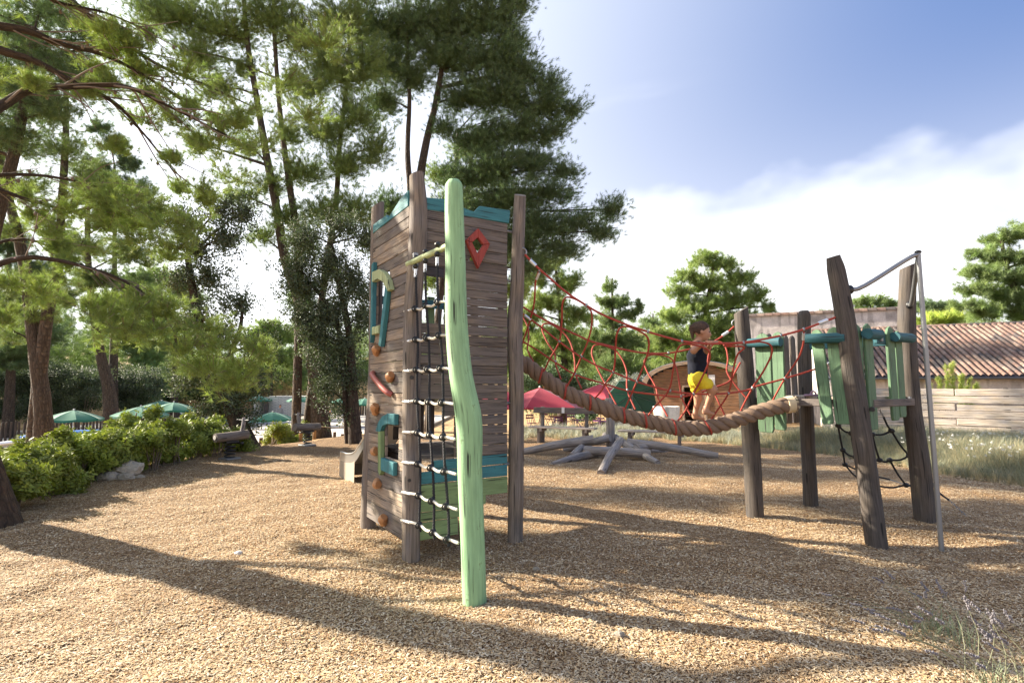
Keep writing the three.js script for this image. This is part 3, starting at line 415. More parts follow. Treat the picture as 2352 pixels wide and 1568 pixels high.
// ---------------------------------------------------------------- rope bridge
const bridgeRope = cr([V(-0.38, 2.13, -6.42), V(-0.1, 2.06, -6.42), V(0.12, 1.965, -6.4), V(0.32, 1.82, -6.4), V(0.64, 1.605, -6.38), V(0.96, 1.465, -6.37), V(1.34, 1.32, -6.36), V(1.66, 1.245, -6.35), V(2.02, 1.165, -6.34), V(2.34, 1.175, -6.33), V(2.66, 1.26, -6.31), V(2.93, 1.35, -6.3), V(3.2, 1.43, -6.27), V(3.36, 1.46, -6.26)]);
{
  const br = thing('rope_bridge', 'sagging bridge of thick tan rope with red rope handrails', 'rope bridge', V(1.5, 1.17, -6.35));
  const n = 260, fr = bridgeRope.getSpacedPoints(n), len = bridgeRope.getLength(), H = 0.051, strands = [[], [], []]; let up = V(0, 1, 0);
  for (let i = 0; i <= n; i++) {
    const T = fr[Math.min(n, i + 1)].clone().sub(fr[Math.max(0, i - 1)]).normalize(), S = V().crossVectors(T, up).normalize(), U = V().crossVectors(S, T), a = (i / n) * -len / 0.33 * Math.PI * 2;
    for (let k = 0; k < 3; k++) strands[k].push(fr[i].clone().addScaledVector(S, Math.cos(a + k * Math.PI / 1.5) * H).addScaledVector(U, Math.sin(a + k * Math.PI / 1.5) * H));
  }
  const walk = assembly(br, 'walking_rope'); for (const s of strands) part(walk, 'strand', bar(s, 0.0455, { sides: 10, curve: false, us: 0.4, vs: 0.1 }), M.hemp);
  const e = bridgeRope.getPoint(0.955), e2 = bridgeRope.getPoint(0.99); part(walk, 'whipping', bar([e, e.clone().lerp(e2, 0.5), e2], 0.094, { sides: 16, steps: 4 }), M.hempPale);
  for (let i = 0; i < 9; i++) { const q = e.clone().lerp(e2, i / 8), t = new THREE.TorusGeometry(0.094, 0.007, 5, 18); t.rotateY(Math.PI / 2).rotateZ(0.1).translate(q.x, q.y, q.z); part(walk, 'twine', t, M.hempPale); }
  reseed(91); const fray = []; const e3 = bridgeRope.getPoint(1); for (let i = 0; i < 160; i++) { const a = rnd() * 6.28, r = rr(0.02, 0.085), d = V(rr(0.02, 0.06), Math.sin(a) * rr(0, 0.03), Math.cos(a) * rr(0, 0.03)); const s0 = e3.clone().add(V(-0.03, Math.sin(a) * r, Math.cos(a) * r)); fray.push(bar([s0, s0.clone().add(d)], [0.005, 0.003], { sides: 4, curve: false })); } part(walk, 'frayed_end', merge(fray), M.hempPale);
  // picture points of the ropes, from the crops they were read in
  const c5 = (x, y) => [(1280 + x / 2.529) * 0.91875, (580 + y / 2.529) * 0.91875], c6 = (x, y) => [(1780 + x / 1.913) * 0.91875, (580 + y / 1.913) * 0.91875];
  const path = (l5, l6 = []) => [...l5.map((q) => c5(...q)), ...l6.map((q) => c6(...q))];
  const nearRail = path([[82, 142], [150, 212], [250, 300], [350, 385], [450, 450], [550, 510], [700, 575], [860, 630], [1000, 670], [1080, 690], [1250, 705], [1350, 703], [1470, 700], [1560, 692]], [[80, 532], [150, 527], [230, 515], [330, 495], [440, 465], [520, 435], [605, 403]]);
  const farRail = path([[20, 440], [50, 460], [170, 535], [290, 595], [400, 645], [500, 690], [600, 715], [720, 745], [850, 765], [990, 765], [1100, 745], [1200, 720], [1290, 685], [1350, 645], [1405, 598]]);
  const nearMid = path([[40, 495], [95, 535], [170, 590], [290, 685], [430, 785], [550, 850], [640, 885], [790, 945], [1000, 1003], [1150, 1022], [1370, 1018], [1523, 988]], [[195, 745], [350, 700], [540, 640], [640, 600]]);
  const farMid = path([[30, 670], [150, 740], [270, 820], [400, 900], [590, 960], [720, 1000], [890, 1025], [1070, 1040], [1150, 1025], [1290, 980], [1380, 940], [1410, 890], [1445, 825]]);
  const yAt = (l, x) => { for (let i = 1; i < l.length; i++) if (x <= l[i][0] || i === l.length - 1) return lerp(l[i - 1][1], l[i][1], clamp((x - l[i - 1][0]) / (l[i][0] - l[i - 1][0]))); };
  const ropePx = path([[-20, 770], [66, 830], [170, 890], [340, 1000], [500, 1070], [700, 1150], [870, 1190], [1070, 1230], [1230, 1225], [1400, 1170], [1540, 1130]], [[240, 860], [350, 840], [420, 850]]);
  const railD = (near, x) => (near ? lerp(5.80, 5.72, clamp((x - 1200) / 700)) : lerp(6.88, 6.82, clamp((x - 1200) / 500)));
  const solve = (near) => ([x, y]) => { const top = yAt(near ? nearRail : farRail, x), bot = yAt(ropePx, x); return at(x, y, lerp(railD(near, x), 6.36, clamp((y - top) / (bot - top)))); };
  const run = (near, name, l, r = 0.0115) => { const pts = l.map(solve(near)); part(br, name, bar(pts, r, { sides: 8, steps: pts.length * 7, us: 0.3, vs: 0.05 }), M.redRope); return pts; };
  const nr = run(true, 'handrail_rope', nearRail, 0.0125); run(false, 'handrail_rope', farRail, 0.0125); run(true, 'middle_rope', nearMid); run(false, 'middle_rope', farMid);
  const near = [[[170, 245], [150, 310], [140, 450], [110, 570], [55, 735]], [[165, 930], [200, 880], [240, 800], [300, 690], [315, 560], [322, 440], [345, 412], [390, 420], [470, 465], [500, 500], [505, 580], [480, 690], [440, 785], [390, 900], [320, 1020]],
    [[470, 1105], [560, 1010], [590, 960], [640, 885], [655, 740], [665, 640], [690, 602], [740, 600], [850, 655], [866, 700], [860, 760], [830, 850], [790, 945], [740, 1060], [685, 1190]], [[815, 1222], [900, 1110], [990, 1003], [1020, 870], [1040, 760], [1070, 715], [1120, 708], [1240, 745], [1252, 790], [1230, 860], [1150, 1020], [1090, 1140], [995, 1255]]];
  for (const l of near) run(true, 'net_rope', l.map((q) => c5(...q)), 0.0105);
  run(true, 'net_rope', path([[1205, 1262], [1290, 1140], [1370, 1018], [1400, 870], [1430, 770], [1470, 728]], [[60, 545], [150, 528], [230, 524], [280, 540], [288, 575], [250, 660], [195, 745], [150, 830], [105, 930]]), 0.0105);
  run(true, 'net_rope', path([], [[440, 470], [440, 520], [420, 590], [350, 700], [300, 790], [262, 870]]), 0.0105);
  for (const l of [[[60, 520], [100, 600], [105, 680], [98, 740], [140, 830]], [[310, 930], [275, 830], [270, 770], [220, 690], [190, 610], [200, 582], [240, 580], [330, 640], [370, 700], [395, 800], [402, 900], [440, 990]], [[660, 1090], [590, 960], [530, 840], [505, 765], [520, 718], [560, 712], [650, 745], [695, 800], [725, 880], [730, 1000], [780, 1120]], [[985, 1165], [925, 1050], [910, 980], [850, 870], [838, 815], [870, 778], [960, 780], [1010, 802], [1040, 860], [1060, 960], [1080, 1060], [1130, 1155]], [[1350, 1165], [1290, 1040], [1245, 960], [1240, 800], [1270, 715], [1320, 695], [1350, 725], [1366, 800], [1360, 880], [1400, 950], [1480, 1045]]]) run(false, 'net_rope', l.map((q) => c5(...q)), 0.0105);
  for (const [x, y, nf] of [[300, 690, 1], [440, 785, 1], [640, 885, 1], [790, 945, 1], [1000, 1003, 1], [1150, 1022, 1], [1370, 1018, 1], [1523, 988, 1], [1075, 690, 1], [1465, 700, 1], [860, 630, 1], [175, 245, 1], [470, 465, 1], [400, 900, 0], [590, 960, 0], [730, 1000, 0], [1070, 1040, 0], [990, 765, 0], [275, 820, 0]]) part(br, 'rope_clip', ball(solve(!!nf)(c5(x, y)), 0.019, 0.9, 1.25, 1, 8), M.steel);
  for (const [x, y] of [[350, 700], [195, 745], [330, 495], [440, 465]]) part(br, 'rope_clip', ball(solve(true)(c6(x, y)), 0.019, 0.9, 1.25, 1, 8), M.steel);
  const fer = (a, b, r = 0.02) => part(br, 'ferrule', stick(a, b, r, { sides: 10 }), M.ferrule);
  fer(solve(true)(c5(115, 178)), solve(true)(c5(152, 212))); fer(solve(true)(c6(510, 437)), solve(true)(c6(553, 420))); fer(solve(false)(c5(1330, 655)), solve(false)(c5(1368, 630))); fer(solve(true)(c6(552, 632)), solve(true)(c6(600, 615)), 0.017); fer(solve(true)(c5(80, 525)), solve(true)(c5(120, 555)), 0.016); fer(solve(true)(c5(155, 300)), solve(true)(c5(172, 258)), 0.015); fer(solve(true)(c6(438, 515)), solve(true)(c6(440, 482)), 0.015);
  // wraps of red rope round the thick rope
  for (const [x, y] of [[180, 905], [335, 1000], [485, 1085], [700, 1165], [835, 1200], [1010, 1240], [1225, 1240]]) { const q = c5(x, y); let bt = 0, bd = 1e9; for (let i = 0; i <= n; i++) { const p = fr[i].clone(), s = (p.x / -p.z) * FOCAL + 1176, d = Math.abs(s - q[0]); if (d < bd) { bd = d; bt = i; } } const T = fr[Math.min(n, bt + 1)].clone().sub(fr[Math.max(0, bt - 1)]).normalize(); const t = new THREE.TorusGeometry(0.091, 0.013, 6, 20); t.applyQuaternion(new THREE.Quaternion().setFromUnitVectors(V(0, 0, 1), T.applyAxisAngle(V(0, 0, 1), 0.35))); t.translate(fr[bt].x, fr[bt].y, fr[bt].z); part(br, 'rope_wrap', t, M.redRope); }
  const shackle = (p, ry) => part(br, 'shackle', new THREE.TorusGeometry(0.042, 0.0105, 8, 16, Math.PI * 1.5).rotateZ(-0.6).rotateY(ry).translate(p.x, p.y, p.z), M.steel);
  shackle(nr[0].clone().add(V(-0.025, 0.03, 0)), 0.2); shackle(nr[nr.length - 1].clone().add(V(0.02, 0.03, 0)), 2.9); const fe = solve(false)(c5(1405, 590)); shackle(fe.clone().add(V(0.02, 0.03, 0)), 2.9);
}
// ---------------------------------------------------------------- girl on the bridge
function sdfGeo(f, c, half, res) {
  const mc = new MarchingCubes(res, undefined, false, false, 120000), hs = res / 2; mc.isolation = 0;
  for (let k = 0; k < res; k++) for (let j = 0; j < res; j++) for (let i = 0; i < res; i++) mc.field[i + j * res + k * res * res] = -f(c.x + half * (i - hs) / hs, c.y + half * (j - hs) / hs, c.z + half * (k - hs) / hs);
  mc.update(); const g = new THREE.BufferGeometry(), P = new Float32Array(mc.count * 3), Q = new Float32Array(mc.count * 3);
  for (let i = 0; i < mc.count; i++) for (let k = 0; k < 3; k++) { P[i * 3 + k] = mc.positionArray[i * 3 + k] * half + [c.x, c.y, c.z][k]; Q[i * 3 + k] = mc.normalArray[i * 3 + k]; }
  g.setAttribute('position', new THREE.BufferAttribute(P, 3)); g.setAttribute('normal', new THREE.BufferAttribute(Q, 3)); return g;
}
const smin = (a, b, k) => { const h = Math.max(k - Math.abs(a - b), 0) / k; return Math.min(a, b) - h * h * k * 0.25; };
function cap(a, b, ra, rb) { const ab = b.clone().sub(a), l2 = ab.lengthSq(); return (x, y, z) => { const px = x - a.x, py = y - a.y, pz = z - a.z, t = clamp((px * ab.x + py * ab.y + pz * ab.z) / l2); return Math.hypot(px - ab.x * t, py - ab.y * t, pz - ab.z * t) - lerp(ra, rb, t); }; }
function ell(c, rx, ry, rz) { return (x, y, z) => { const k = Math.hypot((x - c.x) / rx, (y - c.y) / ry, (z - c.z) / rz); return (k - 1) * Math.min(rx, ry, rz); }; }
const blend = (l, k) => (x, y, z) => { let d = l[0](x, y, z); for (let i = 1; i < l.length; i++) d = smin(d, l[i](x, y, z), k); return d; };
{
  const g2 = (x, y, d) => at((1680 + x / 5.225) * 0.91875, (780 + y / 5.225) * 0.91875, d);
  const hipL = g2(315, 880, 6.28), hipR = g2(355, 880, 6.14), kneeL = g2(345, 1120, 6.31), ankL = g2(303, 1330, 6.34), toeL = g2(415, 1392, 6.33), heelL = g2(280, 1378, 6.35);
  const kneeR = g2(540, 1010, 6.12), ankR = g2(450, 1250, 6.20), heelR = g2(435, 1300, 6.2), toeR = g2(545, 1330, 6.18);
  const waist = g2(335, 740, 6.21), chest = g2(330, 570, 6.19), neck = g2(345, 370, 6.16), head = g2(392, 255, 6.14), shN = g2(300, 430, 6.06), shF = g2(355, 415, 6.30), elbN = g2(285, 505, 5.90), wrN = g2(420, 410, 5.80), elbF = g2(455, 500, 6.12), wrF = g2(500, 420, 5.88);
  const person = thing('person', 'child in navy top and yellow shorts walking barefoot along the thick rope', 'person', toeL.clone().setY(1.2));
  const hand = (w, f) => { const out = [cap(w, f, 0.02, 0.021)]; for (let k = 0; k < 4; k++) { const b0 = f.clone().add(V(-0.022 + k * 0.016, 0.008, 0.0)), b1 = b0.clone().add(V(0.003, 0.004, 0.03 - Math.abs(k - 1.4) * 0.004)), b2 = b1.clone().add(V(0.001, -0.022, 0.008)); out.push(cap(b0, b1, 0.0085, 0.0078), cap(b1, b2, 0.0078, 0.0068)); } const t0 = w.clone().lerp(f, 0.5).add(V(-0.012, -0.01, 0.006)); out.push(cap(t0, t0.clone().add(V(-0.008, -0.024, 0.02)), 0.0095, 0.008)); return out; };
  const hN = wrN.clone().add(V(0.035, 0.012, 0.02)), hF = wrF.clone().add(V(0.03, 0.018, 0.03));
  const body = blend([cap(hipL, kneeL, 0.064, 0.043), cap(kneeL, ankL, 0.043, 0.026), cap(heelL.clone().add(V(0.02, 0.01, 0)), toeL, 0.026, 0.014), cap(ankL, heelL.clone().add(V(0.02, 0.01, 0)), 0.027, 0.026), cap(hipR, kneeR, 0.066, 0.045), cap(kneeR, ankR, 0.044, 0.027), cap(ankR, heelR, 0.027, 0.027), cap(heelR, toeR, 0.027, 0.015),
    cap(waist, chest, 0.092, 0.098), cap(hipL, hipR, 0.075, 0.075), cap(waist, hipR.clone().lerp(hipL, 0.5), 0.09, 0.088), cap(shN, shF, 0.045, 0.045), cap(chest, neck, 0.085, 0.04), cap(neck, head.clone().add(V(0, -0.04, 0)), 0.036, 0.036), cap(shN, elbN, 0.037, 0.03), cap(elbN, wrN, 0.03, 0.02), cap(shF, elbF, 0.037, 0.03), cap(elbF, wrF, 0.03, 0.02)], 0.035);
  const fwd = V(0.95, -0.16, 0.26).normalize(), hu = V(0.16, 0.97, 0.02).normalize(), hs = V().crossVectors(fwd, hu);
  const hp = (f, u, s) => head.clone().addScaledVector(fwd, f).addScaledVector(hu, u).addScaledVector(hs, s);
  const headF = blend([ell(hp(-0.005, 0.02, 0), 0.089, 0.092, 0.076), cap(hp(0.035, -0.045, 0.0), hp(0.045, -0.02, 0), 0.05, 0.052), cap(hp(0.055, -0.075, 0), hp(0.03, -0.065, 0), 0.026, 0.036), cap(hp(0.083, 0.0, 0), hp(0.102, -0.028, 0), 0.009, 0.013), cap(hp(0.086, -0.052, 0.012), hp(0.086, -0.052, -0.012), 0.0095, 0.0095), ...[1, -1].map((s) => ell(hp(-0.005, -0.012, 0.079 * s), 0.016, 0.026, 0.01))], 0.018);
  const all = (x, y, z) => smin(body(x, y, z), headF(x, y, z), 0.02);
  const hands = [[wrN, hN], [wrF, hF]].map(([w, h]) => sdfGeo(blend([...hand(w, h)], 0.006), h, 0.085, 56));
  part(person, 'body', merge([sdfGeo(all, V(hipL.x + 0.05, 1.76, 6.1 * -1), 0.66, 116), ...hands]), M.skin);
  const hairF = (x, y, z) => { const q = V(x, y, z).sub(head), f = q.dot(fwd), u = q.dot(hu); const shell = ell(hp(-0.012, 0.026, 0), 0.099, 0.101, 0.087)(x, y, z); return smin(Math.max(shell, (f - 0.012) - u * 0.95, -(u + 0.06 + f * 0.5)), Math.min(cap(hp(-0.08, 0.07, 0), hp(-0.112, 0.035, 0.01), 0.03, 0.036)(x, y, z), cap(hp(-0.112, 0.03, 0.01), hp(-0.095, -0.09, 0.015), 0.036, 0.014)(x, y, z)), 0.02) + 0.005 * (noise(x * 120 + y * 30, z * 120, 4) - 0.5); };
  const hg = sdfGeo(hairF, head.clone().add(V(-0.02, 0, 0)), 0.19, 96), hc = []; for (let i = 0; i < hg.attributes.position.count; i++) { const q = V().fromBufferAttribute(hg.attributes.position, i).sub(head), a = Math.atan2(q.dot(hu) - 0.02, q.dot(hs)), s = 0.55 + 0.9 * noise(a * 9 + 20, q.dot(fwd) * 14, 3) * noise(a * 30 + 90, q.dot(fwd) * 20, 5) * 2; hc.push(0.055 * s, 0.028 * s, 0.015 * s); } hg.setAttribute('color', new THREE.Float32BufferAttribute(hc, 3));
  part(person, 'hair', hg, M.hairStreak);
  for (const s of [0.031, -0.031]) part(person, 'eye', ball(hp(0.079, 0.004, s), 0.0085), M.dark);
  const hem = hipL.y + 0.055, top0 = (x, y, z) => blend([cap(waist.clone().setY(hem - 0.03), waist, 0.106, 0.103), cap(waist, chest, 0.103, 0.107), cap(chest, chest.clone().lerp(neck, 0.72), 0.104, 0.058), cap(shN.clone().lerp(shF, 0.2), shF.clone().lerp(shN, 0.2), 0.05, 0.05)], 0.04)(x, y, z) + 0.012 * (noise(x * 26 + y * 9, y * 14 - x * 12 + z * 22, 8) - 0.5) + 0.005 * (noise(x * 60, y * 34 + z * 60, 9) - 0.5);
  part(person, 'tank_top', sdfGeo((x, y, z) => Math.max(top0(x, y, z), hem - y, y - shN.y - 0.055), V(chest.x, chest.y - 0.03, chest.z), 0.3, 84), M.navy);
  const th = (h, k, t) => h.clone().lerp(k, t), sh0 = (x, y, z) => Math.min(smin(blend([cap(hipL, hipR, 0.088, 0.09), cap(waist.clone().setY(hem), hipR.clone().lerp(hipL, 0.5), 0.103, 0.1)], 0.04)(x, y, z), cap(hipL, th(hipL, kneeL, 0.42), 0.08, 0.082)(x, y, z), 0.03), cap(hipR, th(hipR, kneeR, 0.5), 0.083, 0.084)(x, y, z)) + 0.015 * (noise(x * 34 + z * 24, y * 13 + x * 8, 3) - 0.5) + 0.006 * (noise(x * 70, y * 50, 6) - 0.5);
  const cutP = (h, k, t) => { const d = k.clone().sub(h).normalize(), p = th(h, k, t); return (x, y, z) => (x - p.x) * d.x + (y - p.y) * d.y + (z - p.z) * d.z; }, cL = cutP(hipL, kneeL, 0.40), cR = cutP(hipR, kneeR, 0.46);
  part(person, 'shorts', sdfGeo((x, y, z) => Math.max(sh0(x, y, z), Math.min(cL(x, y, z), cR(x, y, z)) , y - hem - 0.04), hipL.clone().add(V(0.05, -0.02, 0.06)), 0.26, 84), M.yellow);
  part(person, 'ankle_band', new THREE.TorusGeometry(0.031, 0.007, 6, 16).rotateX(Math.PI / 2).translate(ankR.x + 0.006, ankR.y + 0.035, ankR.z), M.navy);
}
// ---------------------------------------------------------------- log climber
{
  const lc = thing('log_climber', 'jumble of silver grey climbing logs bolted around a central post', 'log climber', V(2.6, 0, -13.3));
  const c2 = (x, y) => [(1280 + x / 3.794) * 0.91875, (880 + y / 3.794) * 0.91875], q = (x, y, d) => at(...c2(x, y), d), g = (x, y) => onGround(...c2(x, y));
  const log = (pts, r, s) => part(lc, 'log', bar(pts, r, { sides: 14, steps: 14, wob: 0.05, s }), M.log);
  log([V(2.52, -0.1, -13.5), V(2.52, 0.7, -13.5), V(2.50, 1.38, -13.5)], [0.115, 0.11, 0.105], 1);
  log([g(100, 970).setY(0.06), q(400, 885, 13.0), q(775, 828, 12.9)], [0.085, 0.1, 0.115], 2);
  log([g(495, 940).setY(0.03), q(700, 870, 13.6), q(930, 812, 13.3)], [0.08, 0.09, 0.1], 3);
  log([q(572, 990, 11.9), q(690, 872, 13.2)], [0.085, 0.08], 4);
  log([g(380, 1072).setY(0.02), q(600, 1000, 11.9), q(900, 935, 13.0)], [0.05, 0.085, 0.1], 5);
  log([q(685, 930, 12.4), q(1000, 945, 12.2), q(1312, 965, 12.1)], [0.105, 0.11, 0.1], 6);
  log([g(845, 1165).setY(0.03), q(920, 1000, 11.0), q(1030, 835, 12.0)], [0.075, 0.085, 0.09], 7);
  log([q(980, 810, 13.6), q(1120, 900, 12.8), g(1385, 1065).setY(0.03)], [0.09, 0.095, 0.06], 8);
  log([q(1095, 852, 13.0), q(1400, 890, 12.7), g(1955, 1008).setY(0.06)], [0.09, 0.1, 0.075], 9);
  log([q(1180, 903, 12.4), q(1300, 908, 12.9)], [0.085, 0.08], 10);
  log([q(1250, 930, 13.4), g(1480, 955).setY(0.02)], [0.07, 0.05], 11); log([q(885, 785, 14.2), q(960, 890, 13.8)], [0.1, 0.1], 12);
}
// ---------------------------------------------------------------- benches
function bench(label, p0, p1, back, grp) {
  const b = thing('bench', label, 'bench', p0.clone().lerp(p1, 0.5).setY(0), grp), f = face(p0.clone().setY(0), p1.clone().setY(0)), l = f.len;
  for (let i = 0, seat = assembly(b, 'seat'); i < 3; i++) onFace(seat, f, 'seat_board', cbox(l, 0.045, 0.13, 0.006, i), M.bench, l / 2, 0.47, 0.05 - i * 0.14);
  for (const u of [0.16, 0.84]) { onFace(b, f, 'leg', cbox(0.09, 0.5, 0.11), M.slat, l * u, 0.2, 0.03); onFace(b, f, 'leg', cbox(0.09, back ? 1.12 : 0.5, 0.11), M.slat, l * u, back ? 0.51 : 0.2, -0.29); onFace(b, f, 'cross_beam', cbox(0.07, 0.09, 0.46), M.slat, l * u + 0.085, 0.4, -0.1); }
  if (back) { onFace(b, f, 'backrest', cbox(l * 0.97, 0.17, 0.05), M.slat, l * 0.52, 0.97, -0.21); onFace(b, f, 'paper_notice', cbox(0.09, 0.17, 0.004, 0.001), M.cloth, l * 0.5, 0.98, -0.18); }
  return b;
}
bench('long bench with plank backrest carrying a white paper notice', V(0.52, 0, -15.9), V(2.38, 0, -15.1), true);
bench('backless plank bench behind the log climber, lower half of the bridge', V(2.92, 0, -14.5), V(4.72, 0, -13.9), false);
// ---------------------------------------------------------------- spring riders
function rider(label, x, z, turn) {
  const r = thing('spring_rider', label, 'spring rider', V(x, playY(x, z), z), 'log spring riders'); r.rotation.y = turn; bases.delete(r); bases.set(r, V(0, 0, 0));
  const helix = []; for (let i = 0; i <= 90; i++) { const a = i / 90 * Math.PI * 2 * 4.2; helix.push(V(Math.cos(a) * 0.105, 0.03 + i / 90 * 0.34, Math.sin(a) * 0.105)); }
  part(r, 'spring', bar(helix, 0.017, { sides: 7, curve: false }), M.black); part(r, 'base_plate', boxAt(0.34, 0.04, 0.34, 0, 0.02, 0), M.steel); part(r, 'top_plate', boxAt(0.3, 0.04, 0.2, 0, 0.39, 0), M.black);
  part(r, 'log_body', bar([V(-0.36, 0.5, 0), V(0, 0.51, 0), V(0.40, 0.53, 0)], [0.1, 0.105, 0.105], { sides: 18, steps: 10, wob: 0.03 }), M.post);
  const d = new THREE.CylinderGeometry(0.05, 0.05, 0.012, 16).rotateZ(Math.PI / 2).translate(-0.368, 0.51, 0); part(r, 'end_disc', d, M.white);
  part(r, 'neck', bar([V(0.26, 0.55, 0), V(0.30, 0.80, 0), V(0.30, 0.92, 0)], [0.05, 0.045, 0.035], { sides: 10 }), M.log);
  part(r, 'handle_bar', merge([stick(V(0.29, 0.86, -0.2), V(0.29, 0.86, 0.2), 0.017), ball(V(0.29, 0.86, 0.2), 0.028), ball(V(0.29, 0.86, -0.2), 0.028)]), M.black); part(r, 'foot_bar', merge([stick(V(0.12, 0.36, -0.26), V(0.12, 0.36, 0.26), 0.018), ball(V(0.12, 0.36, 0.26), 0.034), ball(V(0.12, 0.36, -0.26), 0.034)]), M.black);
}
rider('log spring rider with upright handle at the end of the hedge', -6.39, -12.0, 1.05);
rider('log spring rider on black coil in front of the pine trunk', -5.65, -14.6, -2.2);
// ---------------------------------------------------------------- house with tiled roof, taller plastered block, plank fence
{
  const dirX = V(0.92, 0, 0.39).normalize(), nrm = V(-0.39, 0, 0.92).normalize();       // eave direction; outward normal of the wall that faces the playground
  const E0 = V(12.18, 2.07, -20.07), ex = dirX, up = V(0, 1, 0), q = new THREE.Quaternion().setFromRotationMatrix(new THREE.Matrix4().makeBasis(ex, up, nrm));
  const W = (u, v, w) => E0.clone().addScaledVector(ex, u).addScaledVector(nrm, w).setY(v), put = (t, name, geo, m, u, v, w) => { const o = part(t, name, geo, m); o.position.copy(W(u, v, w)).sub(bases.get(t)); o.quaternion.copy(q); return o; };
  const house = thing('tiled_house', 'low plastered house with long terracotta tiled roof behind the plank fence', 'house', W(6, 0, -5));
  const LEN = 15, RUN = 5.2, RISE = 2.25, ang = Math.atan2(RISE, RUN), SL = Math.hypot(RISE, RUN);
  put(house, 'wall', wallUV(boxUV(new THREE.BoxGeometry(LEN - 0.3, 3.2, 0.3).toNonIndexed())), M.plaster, LEN / 2 + 0.1, 0.35, -0.5);
  put(house, 'gable_wall', wallUV(boxUV(plate([[-RUN + 0.4, -1.4], [RUN - 0.3, -1.4], [RUN - 0.3, 1.75], [0, 4.1], [-RUN + 0.4, 1.75]], 0.3, 0.01))).rotateY(Math.PI / 2), M.white, 0.22, 0.1, -RUN);
  put(house, 'window_frame', cbox(0.16, 1.3, 0.1), M.cloth, 2.2, 1.1, -0.34); put(house, 'gutter', bar([V(-0.1, 0, 0), V(LEN, 0, 0)], 0.055, { sides: 10, curve: false }), M.zinc, 0, 1.99, 0.03);
  put(house, 'roof_deck', cbox(LEN, 0.05, SL + 0.05).clone().rotateX(-0 + ang).translate(0, 0, 0), M.zinc, LEN / 2, 2.07 + RISE / 2 - 0.07, -RUN / 2);
  put(house, 'roof_deck', cbox(LEN, 0.05, SL + 0.05).clone().rotateX(-ang), M.zinc, LEN / 2, 2.07 + RISE / 2 - 0.07, -RUN * 1.5);
  // canal tiles: covers over channels
  const tile = (r0, r1, len) => { const pos = [], idx = [], n = 6; for (let j = 0; j < 2; j++) for (let i = 0; i <= n; i++) { const a = Math.PI * i / n, r = j ? r1 : r0; pos.push(Math.cos(a) * r, Math.sin(a) * r, j ? -len / 2 : len / 2); } for (let i = 0; i <= n; i++) { const a = Math.PI * i / n; pos.push(Math.cos(a) * (r0 - 0.016), Math.sin(a) * (r0 - 0.016), len / 2); } for (let i = 0; i < n; i++) { idx.push(i, i + 1, n + 1 + i, n + 1 + i, i + 1, n + 2 + i); const b = 2 * (n + 1); idx.push(i + 1, i, b + i, b + i, b + i + 1, i + 1); } const g = new THREE.BufferGeometry(); g.setAttribute('position', new THREE.Float32BufferAttribute(pos, 3)); g.setAttribute('uv', new THREE.Float32BufferAttribute(pos.flatMap((_, i) => (i % 3 === 0 ? [pos[i] * 2, pos[i + 2] * 2] : [])), 2)); g.setIndex(idx); g.computeVertexNormals(); return g; };
  reseed(404);
  const cover = tile(0.082, 0.066, 0.44), tones = [[0.235, 0.15, 0.12], [0.275, 0.185, 0.15], [0.19, 0.125, 0.105], [0.31, 0.23, 0.19], [0.15, 0.115, 0.105], [0.10, 0.085, 0.085]].map((c, i) => mat('terracotta_' + i, c, { roughness: 0.9, map: plasterMap, side: THREE.DoubleSide }));
  const roof = assembly(house, 'roof'), rows = 16, cols = Math.round(LEN / 0.205), list = [];
  for (let j = 0; j < rows; j++) for (let i = 0; i < cols; i++) list.push([i, j]);
  const near = list.slice().sort((a, b) => (a[0] * 0.0 + a[1] + Math.abs(a[0] - 24) * 0.22) - (b[0] * 0.0 + b[1] + Math.abs(b[0] - 24) * 0.22)), keep = new Set(near.slice(0, 290)), rest = [];
  const tq = new THREE.Quaternion().setFromAxisAngle(V(1, 0, 0), ang + 0.03);
  for (const t of list) {
    const [i, j] = t, s = (j + 0.5) / rows, u = (i + 0.5) * 0.205 + rr(-0.008, 0.008), v = 2.09 + RISE * s + rr(-0.004, 0.01) - 0.02, w = -RUN * s + 0.06, patch = fbm(i * 0.22, j * 0.3, 8, 3), m = patch > 0.50 ? pick([tones[4], tones[5], tones[2]]) : pick(tones.slice(0, 4));
    if (keep.has(t)) { const o = put(roof, 'tile', cover, m, u, v, w); o.quaternion.multiply(tq).multiply(new THREE.Quaternion().setFromAxisAngle(V(0, 1, 0), rr(-0.03, 0.03))); } else rest.push([u, v, w, m]);
  }
  for (const m of tones) {
    const l = rest.filter((r) => r[3] === m).map(([u, v, w]) => cover.clone().applyQuaternion(tq).applyQuaternion(q).translate(...W(u, v, w).toArray())); if (!l.length) continue;
    const o = part(roof, 'roof_tiles', merge(l), m); o.userData.kind = 'stuff';
  }
  const ridgeT = tile(0.11, 0.10, 0.42).rotateY(Math.PI / 2); for (let i = 0; i < LEN / 0.4; i++) put(roof, 'ridge_tile', ridgeT, pick(tones), i * 0.4 + 0.2, 2.07 + RISE + 0.01, -RUN);
  // taller block
  const blk = thing('plastered_building', 'tall pale plastered building with tiled parapet behind the low house', 'building', W(-1, 0, -8));
  const cop = assembly(blk, 'parapet'), uA = -2.95, uB = 4.1; put(blk, 'wall', wallUV(boxUV(new THREE.BoxGeometry(uB - uA, 6.6, 7).toNonIndexed())), M.plaster, (uA + uB) / 2, 1.9, -5.35 - 3.5);
  for (let i = 0; i < (uB - uA) / 0.36; i++) { put(cop, 'coping_tile', tile(0.16, 0.15, 0.38).rotateY(Math.PI / 2), pick(tones), uA + i * 0.36 + 0.15, 5.18, -5.4); }
